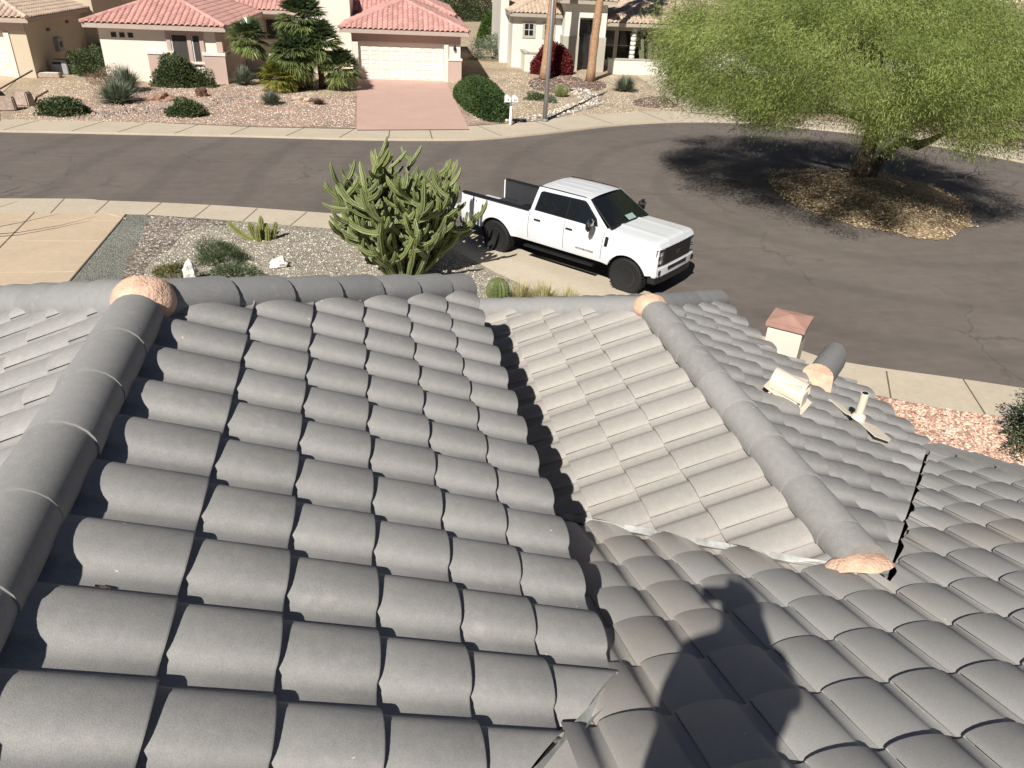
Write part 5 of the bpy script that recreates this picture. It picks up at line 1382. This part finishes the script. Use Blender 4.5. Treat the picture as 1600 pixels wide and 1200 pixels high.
def side_tree():
    b = Vector((10.6, 5.6, 0)); root = thing('small_tree', 'sparse small tree out of view that shades the right pavement', 'tree', b)
    mb = MB(); R_ = random.Random(6); tips = []
    def lb(p, d, L, r, lv):
        path = curve(p, d, L, 6, .03, .08, R_); mb.tube(path, [r*(1-.6*k/6) for k in range(7)], 6)
        if lv == 3: tips.append(path[-1]); return
        for _ in range(3): lb(path[R_.randint(3, 6)], (path[-1]-path[-2]).normalized()+Vector((R_.gauss(0, .5), R_.gauss(0, .5), R_.gauss(.1, .3))), L*.65, r*.5, lv+1)
    lb((0, 0, 0), (0, .05, 1), 2.0, .09, 0); mb.build('trunk', MT['bark'], root)
    c = np.array([tuple(t) for t in tips]); P = np.repeat(c, 60, 0)+RNG.normal(size=(len(c)*60, 3))*.22
    leaves('crown', P, RNG.normal(size=P.shape), .09, .03, LF['mesq'], root)
side_tree()

# ------------------------------------------------------------------ street furniture and yard things
p0 = G(851, 189)
t_ = thing('street_lamp', 'grey steel street lamp pole at the far kerb', 'lamp post', p0)
mb = MB(); mb.tube([(0, 0, -.1), (.02, 0, 3), (.06, .02, 10.2)], [.115, .10, .065], 12); mb.build('pole', MT['steel'], t_, smooth=True)
mb = MB(); mb.tube([(0, 0, 0), (0, 0, .12)], [.17, .15], 12); mb.build('base_collar', MT['steel'], t_)
mb = MB(); mb.tube([(.06, .02, 10.15), (-.3, -.5, 10.5), (-.7, -1.2, 10.55)], [.045, .04, .035], 8); mb.build('lamp_arm', MT['steel'], t_)
mb = MB(); mb.box((-.85, -1.45, 10.52), (.28, .62, .12), rz=-.52); mb.build('lamp_head', MT['steel'], t_, bevel=.03)
# twin mailbox
t_ = thing('mailbox_post', 'white post with two white mailboxes by the rose driveway', 'mailbox', G(797, 195), -.12)
mb = MB(); mb.box((0, 0, .5), (.10, .10, 1.0)); mb.box((0, 0, 1.02), (.62, .09, .06)); mb.build('post', MT['white'], t_, bevel=.008)
for k, dx in enumerate((-.17, .17)):
    mb = MB(); pts = [(-.135, .0), (.135, .0), (.135, .15)] + [(.135*math.cos(a), .15+.11*math.sin(a)) for a in [PI*q/8 for q in range(1, 8)]] + [(-.135, .15)]
    A = [mb.vert((dx+x, -.26, 1.052+z)) for x, z in pts]; B = [mb.vert((dx+x, .24, 1.052+z)) for x, z in pts]
    mb.face(A); mb.face(B[::-1])
    for i in range(len(pts)): mb.face((A[i], B[i], B[(i+1) % len(pts)], A[(i+1) % len(pts)]))
    bx = mb.build('mailbox', MT['white'], t_)
    text_mesh('house_number', ('18', '24')[k], .13, MT['black'], bx, Matrix.Translation((dx, -.268, 1.10)) @ Matrix(((1, 0, 0, 0), (0, 0, -1, 0), (0, 1, 0, 0), (0, 0, 0, 1))))
# air conditioner and boxes beside the left house
t_ = thing('utility_cabinet', 'low pale utility cabinet beside the left house wall', 'cabinet', (-16.2, 49.4, 0))
mb = MB(); mb.box((0, 0, .38), (.8, .6, .76)); mb.build('cabinet_body', MT['grey'], t_, bevel=.03)  # body greyed in colour to stand in for shade on a white unit
mb = MB(); mb.box((-.1, -.305, .6), (.45, .02, .12)); mb.build('cabinet_slot', MT['black'], t_)
t_ = thing('planter_box', 'low concrete curb block at the corner of the left house', 'block', (-16.45, 48.0, 0))
mb = MB(); mb.box((0, 0, .12), (1.15, .5, .24)); mb.build('block_body', MT['stone'], t_, bevel=.03); mb = MB(); mb.box((0, 0, .245), (.95, .32, .02)); mb.build('block_top', MT['cush'], t_)
t_ = thing('covered_grill', 'dark blue covered grill in the shaded side yard', 'grill', (-14.9, 55.0, 0))
mb = MB(); mb.box((0, 0, .5), (2.2, .8, 1.0), top=.9); mb.build('cover', MT['blueplastic'], t_, bevel=.12); mb = MB(); mb.box((0, 0, 1.06), (1.2, .5, .16)); mb.build('lid', MT['blueplastic'], t_, bevel=.06)
# old farm tools and stone blocks at the left edge
t_ = thing('stone_blocks', 'stacked stone blocks at the left edge near the far kerb', 'stone', G(12, 172))
mb = MB(); mb.box((0, 0, .28), (.75, .6, .56), rz=.2, top=.9); mb.build('block', MT['stone'], t_, bevel=.05)
mb = MB(); mb.box((.35, 1.2, .3), (.7, .5, .6), rz=-.4, top=.8); mb.build('block', MT['stone'], t_, bevel=.05)
t_ = thing('rusty_plough', 'rusty old plough leaning on the stone blocks', 'plough', G(5, 165))
mb = MB(); mb.tube([(-.6, -.3, .35), (.2, .2, .8), (1.15, 1.2, 1.35)], .04, 6); mb.build('beam', MT['rust'], t_)
mb = MB(); mb.tube([(1.1, .6, .0), (1.3, .5, .3), (1.75, .8, .55)], .05, 6); mb.build('handle', MT['rust'], t_)
mb = MB(); mb.tube([(-.9+.42*math.cos(a), -.4, .42+.42*math.sin(a)) for a in [2*PI*k/20 for k in range(21)]], .045, 6); mb.build('wheel', MT['rust'], t_)
mb = MB(); mb.box((-.2, .3, .35), (.9, .3, .5), rz=.5, top=.3); mb.build('share', MT['black'], t_, bevel=.03)
# patio chairs
def patio_chair():
    t = thing('patio_chair', 'black iron patio chair with cream cushion on the porch, left one', 'chair', (20.9, 54.6, 0), group='patio chairs')
    mb = MB()
    for x in (-.25, .25): mb.tube([(x, -.25, 0), (x, -.25, .62), (x, .25, .62), (x, .25, 0)], .018, 5)
    mb.tube([(-.25, .25, .4), (-.25, .34, .95), (.25, .34, .95), (.25, .25, .4)], .018, 5); mb.build('frame', MT['iron'], t)
    mb = MB(); mb.box((0, 0, .45), (.48, .48, .10)); mb.build('seat_cushion', MT['cush'], t, bevel=.03)
    mb = MB(); mb.box((0, .28, .72), (.46, .09, .44)); mb.build('back_cushion', MT['cush'], t, bevel=.03)
    return t
pc = patio_chair()
c2 = copy_tree(pc); c2.location = (23.0, 54.2, 0); c2['label'] = 'black iron patio chair with cream cushion, the one nearer the tree'
t_ = thing('patio_table', 'small dark patio table between the two chairs', 'table', (21.95, 54.6, 0))
mb = MB(); mb.tube([(0, 0, .66), (0, 0, .70)], .42, 20); mb.build('tabletop', MT['iron'], t_); mb = MB(); mb.tube([(0, 0, 0), (0, 0, .66)], [.2, .03], 8); mb.build('table_leg', MT['iron'], t_)
# photographer: only the shadow falls in the picture
def person():
    root = thing('person', 'person standing on the roof in grey shirt and jeans holding up a phone', 'person', (0, -.30, 5.32))
    cy, sy_ = math.cos(YAW), math.sin(YAW)
    def L(x, y, z): return Vector((x*cy+y*sy_, -x*sy_+y*cy, z-CH+1.48))    # x right, y forward, z above lens -> local
    def skin(name, chains, mat, levels=2):
        V = []; E_ = []; R = []; base = 0
        for ch in chains:
            st, pts = ch
            for k, (x, y, z, r) in enumerate(pts):
                V.append(L(x, y, z+CH)); R.append(r)
                if k == 0:
                    if st is not None: E_.append((st, len(V)-1))
                else: E_.append((len(V)-2, len(V)-1))
        me = bpy.data.meshes.new(name); me.from_pydata([tuple(v) for v in V], E_, []); o = bpy.data.objects.new(name, me); COL.objects.link(o)
        sm = o.modifiers.new('skin', 'SKIN'); 
        sv = me.skin_vertices[0].data if me.skin_vertices else None
        for k, r in enumerate(R): sv[k].radius = (r, r)
        sv[0].use_root = True
        o.modifiers.new('sub', 'SUBSURF').levels = levels
        dg = bpy.context.evaluated_depsgraph_get(); dg.update()
        m2 = bpy.data.meshes.new_from_object(o.evaluated_get(dg)); bpy.data.objects.remove(o)
        m2.materials.clear(); m2.materials.append(mat); m2.polygons.foreach_set('use_smooth', [True]*len(m2.polygons))
        o2 = bpy.data.objects.new(name, m2); COL.objects.link(o2); o2.parent = root; o2.location = (0, .0, 0); return o2
    Y = .0
    ch = [(None, [(-.06, Y, -.62, .25), (-.03, Y, -.42, .215), (-.01, Y, -.25, .18), (-.01, Y-.01, -.09, .155), (0, Y+.0, .03, .065), (0, Y+.03, .12, .075), (0, Y+.04, .20, .098), (0, Y+.03, .27, .07)]),
          (3, [(.16, Y, -.09, .07), (.20, Y+.02, -.20, .06), (.21, Y+.06, -.27, .052), (.18, Y+.17, -.18, .04), (.145, Y+.26, -.06, .033), (.135, Y+.275, -.01, .036)]),
          (3, [(-.17, Y, -.10, .07), (-.19, Y+.01, -.22, .06), (-.19, Y+.04, -.33, .052), (-.10, Y+.18, -.38, .045), (-.02, Y+.22, -.36, .036)]),
          (0, [(.11, Y, -.76, .115), (.13, Y+.03, -1.10, .075), (.14, Y+.0, -1.40, .055), (.15, Y+.10, -1.46, .045)]),
          (0, [(-.11, Y, -.76, .115), (-.14, Y+.03, -1.10, .075), (-.15, Y+.0, -1.40, .055), (-.16, Y+.10, -1.46, .045)])]
    skin('body', ch, MT['shirt'])
    # hair, fingers around the phone
    mb = MB(); mb.rock(L(0, .01, .225+CH), (.10, .115, .10), 2, 3); mb.build('hair', MT['black'], root, smooth=True)
    return root
person()
# the phone, just behind the lens plane
t_ = thing('phone', 'dark phone held up in landscape by the person on the roof', 'phone', (0, 0, CH))
Mx = Matrix((RIGHT, UP, -FWD)).transposed()
mb = MB(); mb.box(Mx @ Vector((.045, -.012, .022)), (.150, .074, .009), ax=Mx); mb.build('phone_body', MT['black'], t_, bevel=.002)
mb = MB(); mb.box(Mx @ Vector((.045, -.012, .0275)), (.142, .066, .001), ax=Mx); mb.build('screen', MT['glass'], t_)

# ------------------------------------------------------------------ loose stones on the near gravel and around the far beds
def stones(name, n, region, size, mats, label):
    mb = MB(); k = 0; R_ = random.Random(len(region)+n)
    poly = [Vector((p[0], p[1])) for p in region]; xs = [p.x for p in poly]; ys = [p.y for p in poly]
    def inside(x, y):
        c = False; j = len(poly)-1
        for i in range(len(poly)):
            if (poly[i].y > y) != (poly[j].y > y) and x < (poly[j].x-poly[i].x)*(y-poly[i].y)/(poly[j].y-poly[i].y)+poly[i].x: c = not c
            j = i
        return c
    while k < n:
        x, y = R_.uniform(min(xs), max(xs)), R_.uniform(min(ys), max(ys))
        if not inside(x, y): continue
        s = R_.uniform(*size); mb.cm = R_.randrange(len(mats)); b = len(mb.v)
        a = R_.uniform(0, PI); ca, sa = math.cos(a), math.sin(a)
        for dx, dy, dz in ((-1, -.6, 0), (1, -.7, 0), (.8, .7, 0), (-.9, .6, 0), (-.5, -.3, .7), (.6, -.4, .8), (.4, .4, .75), (-.5, .3, .6)):
            dx *= R_.uniform(.7, 1.2)*s; dy *= R_.uniform(.7, 1.2)*s
            mb.v.append((x+dx*ca-dy*sa, y+dx*sa+dy*ca, .004+dz*s*R_.uniform(.6, 1.1)))
        for q in ((4, 5, 6, 7), (0, 1, 5, 4), (1, 2, 6, 5), (2, 3, 7, 6), (3, 0, 4, 7)): mb.face([b+i for i in q])
        k += 1
    o = mb.build(name, mats); tag(o, label, 'stones', kind='stuff')
near_bed = [(p[0], p[1]) for p in (G(190, 460), G(232, 338), G(300, 342), G(450, 358), G(620, 368), G(770, 428), G(825, 455), G(760, 480), G(600, 470), G(400, 470))]
sm = [plain('stone_a', (.60, .56, .47), .9), plain('stone_b', (.42, .38, .32), .9), plain('stone_c', (.72, .68, .58), .9), plain('stone_d', (.26, .22, .19), .9)]
stones('loose_gravel', 5200, near_bed, (.012, .030), sm, 'loose pale gravel stones on the near yard')
sp_ = [plain('stone_e', (.74, .50, .38), .9), plain('stone_f', (.60, .38, .28), .9), plain('stone_g', (.85, .66, .54), .9), plain('stone_h', (.38, .24, .18), .9)]
stones('loose_salmon_gravel', 3200, [(p[0], p[1]) for p in (G(1385, 624), G(1560, 652), G(1640, 668), G(1640, 800), G(1450, 715))], (.015, .034), sp_, 'loose salmon gravel stones by the right pavement')
stones('loose_pink_gravel', 6000, [(p[0], p[1]) for p in (G(20, 186), G(555, 200), G(555, 150), G(370, 134), G(230, 130), G(70, 125))], (.018, .042), sp_+sm[:3], 'loose pink and tan stones on the far yard')
stones('loose_tan_gravel', 4500, [(p[0], p[1]) for p in (G(740, 190), G(1060, 172), G(1060, 150), G(960, 118), G(830, 112), G(700, 120))], (.018, .04), sm[:3]+sp_[:1], 'loose tan stones in front of the grey house')
stones('creek_stones', 420, [(p[0], p[1]) for p in (G(115, 187), G(200, 180), G(320, 170), G(390, 156), G(385, 150), G(320, 160), G(200, 171), G(120, 178))], (.05, .11), [sm[1], sm[3], sp_[3]], 'dark cobbles of the dry creek in the far yard')
stones('creek_stones', 420, [(p[0], p[1]) for p in (G(760, 191), G(850, 188), G(910, 172), G(945, 160), G(925, 140), G(890, 137), G(905, 158), G(840, 180))], (.05, .10), [sm[1], sm[0], sm[3], sm[2]], 'mixed cobbles winding past the street lamp')

def onA(u, v):
    r = ray(u, v); s_ = (-1.971)/(r.z+.4116*r.x); return Vector((r.x*s_, r.y*s_, CH+r.z*s_))
t_ = onA(157, 918)
mb = MB(); R_ = random.Random(2); mb.poly([(.021*math.cos(a)*R_.uniform(.8, 1.1), .013*math.sin(a), .012+.004*math.cos(a*2)) for a in [2*PI*k/9 for k in range(9)]]); mb.box((0, 0, .006), (.02, .012, .008))
o = mb.build('dry_leaf', MT['bark']); o.location = t_-Vector((0, 0, .012)); o.rotation_euler = (0, .39, 0); tag(o, 'small dark dry leaf lying on a near-left roof tile', 'leaf')

stones('dry_litter', 2600, [(c_.x+(p[0]-c_.x)*1.03, c_.y+(p[1]-c_.y)*1.03) for p in isl], (.015, .045), [plain('litter_a', (.50, .37, .22), .95), plain('litter_b', (.26, .17, .11), .95), plain('litter_c', (.62, .50, .34), .95)], 'dry leaf litter and twigs on the island under the tree')
o = bpy.data.objects['dry_litter']
for v in o.data.vertices:
    q = min(1, math.hypot((v.co.x-c_.x)/3.4, (v.co.y-c_.y)/4.2)); v.co.z += -.07 + .43*max(0, 1-q**1.7)
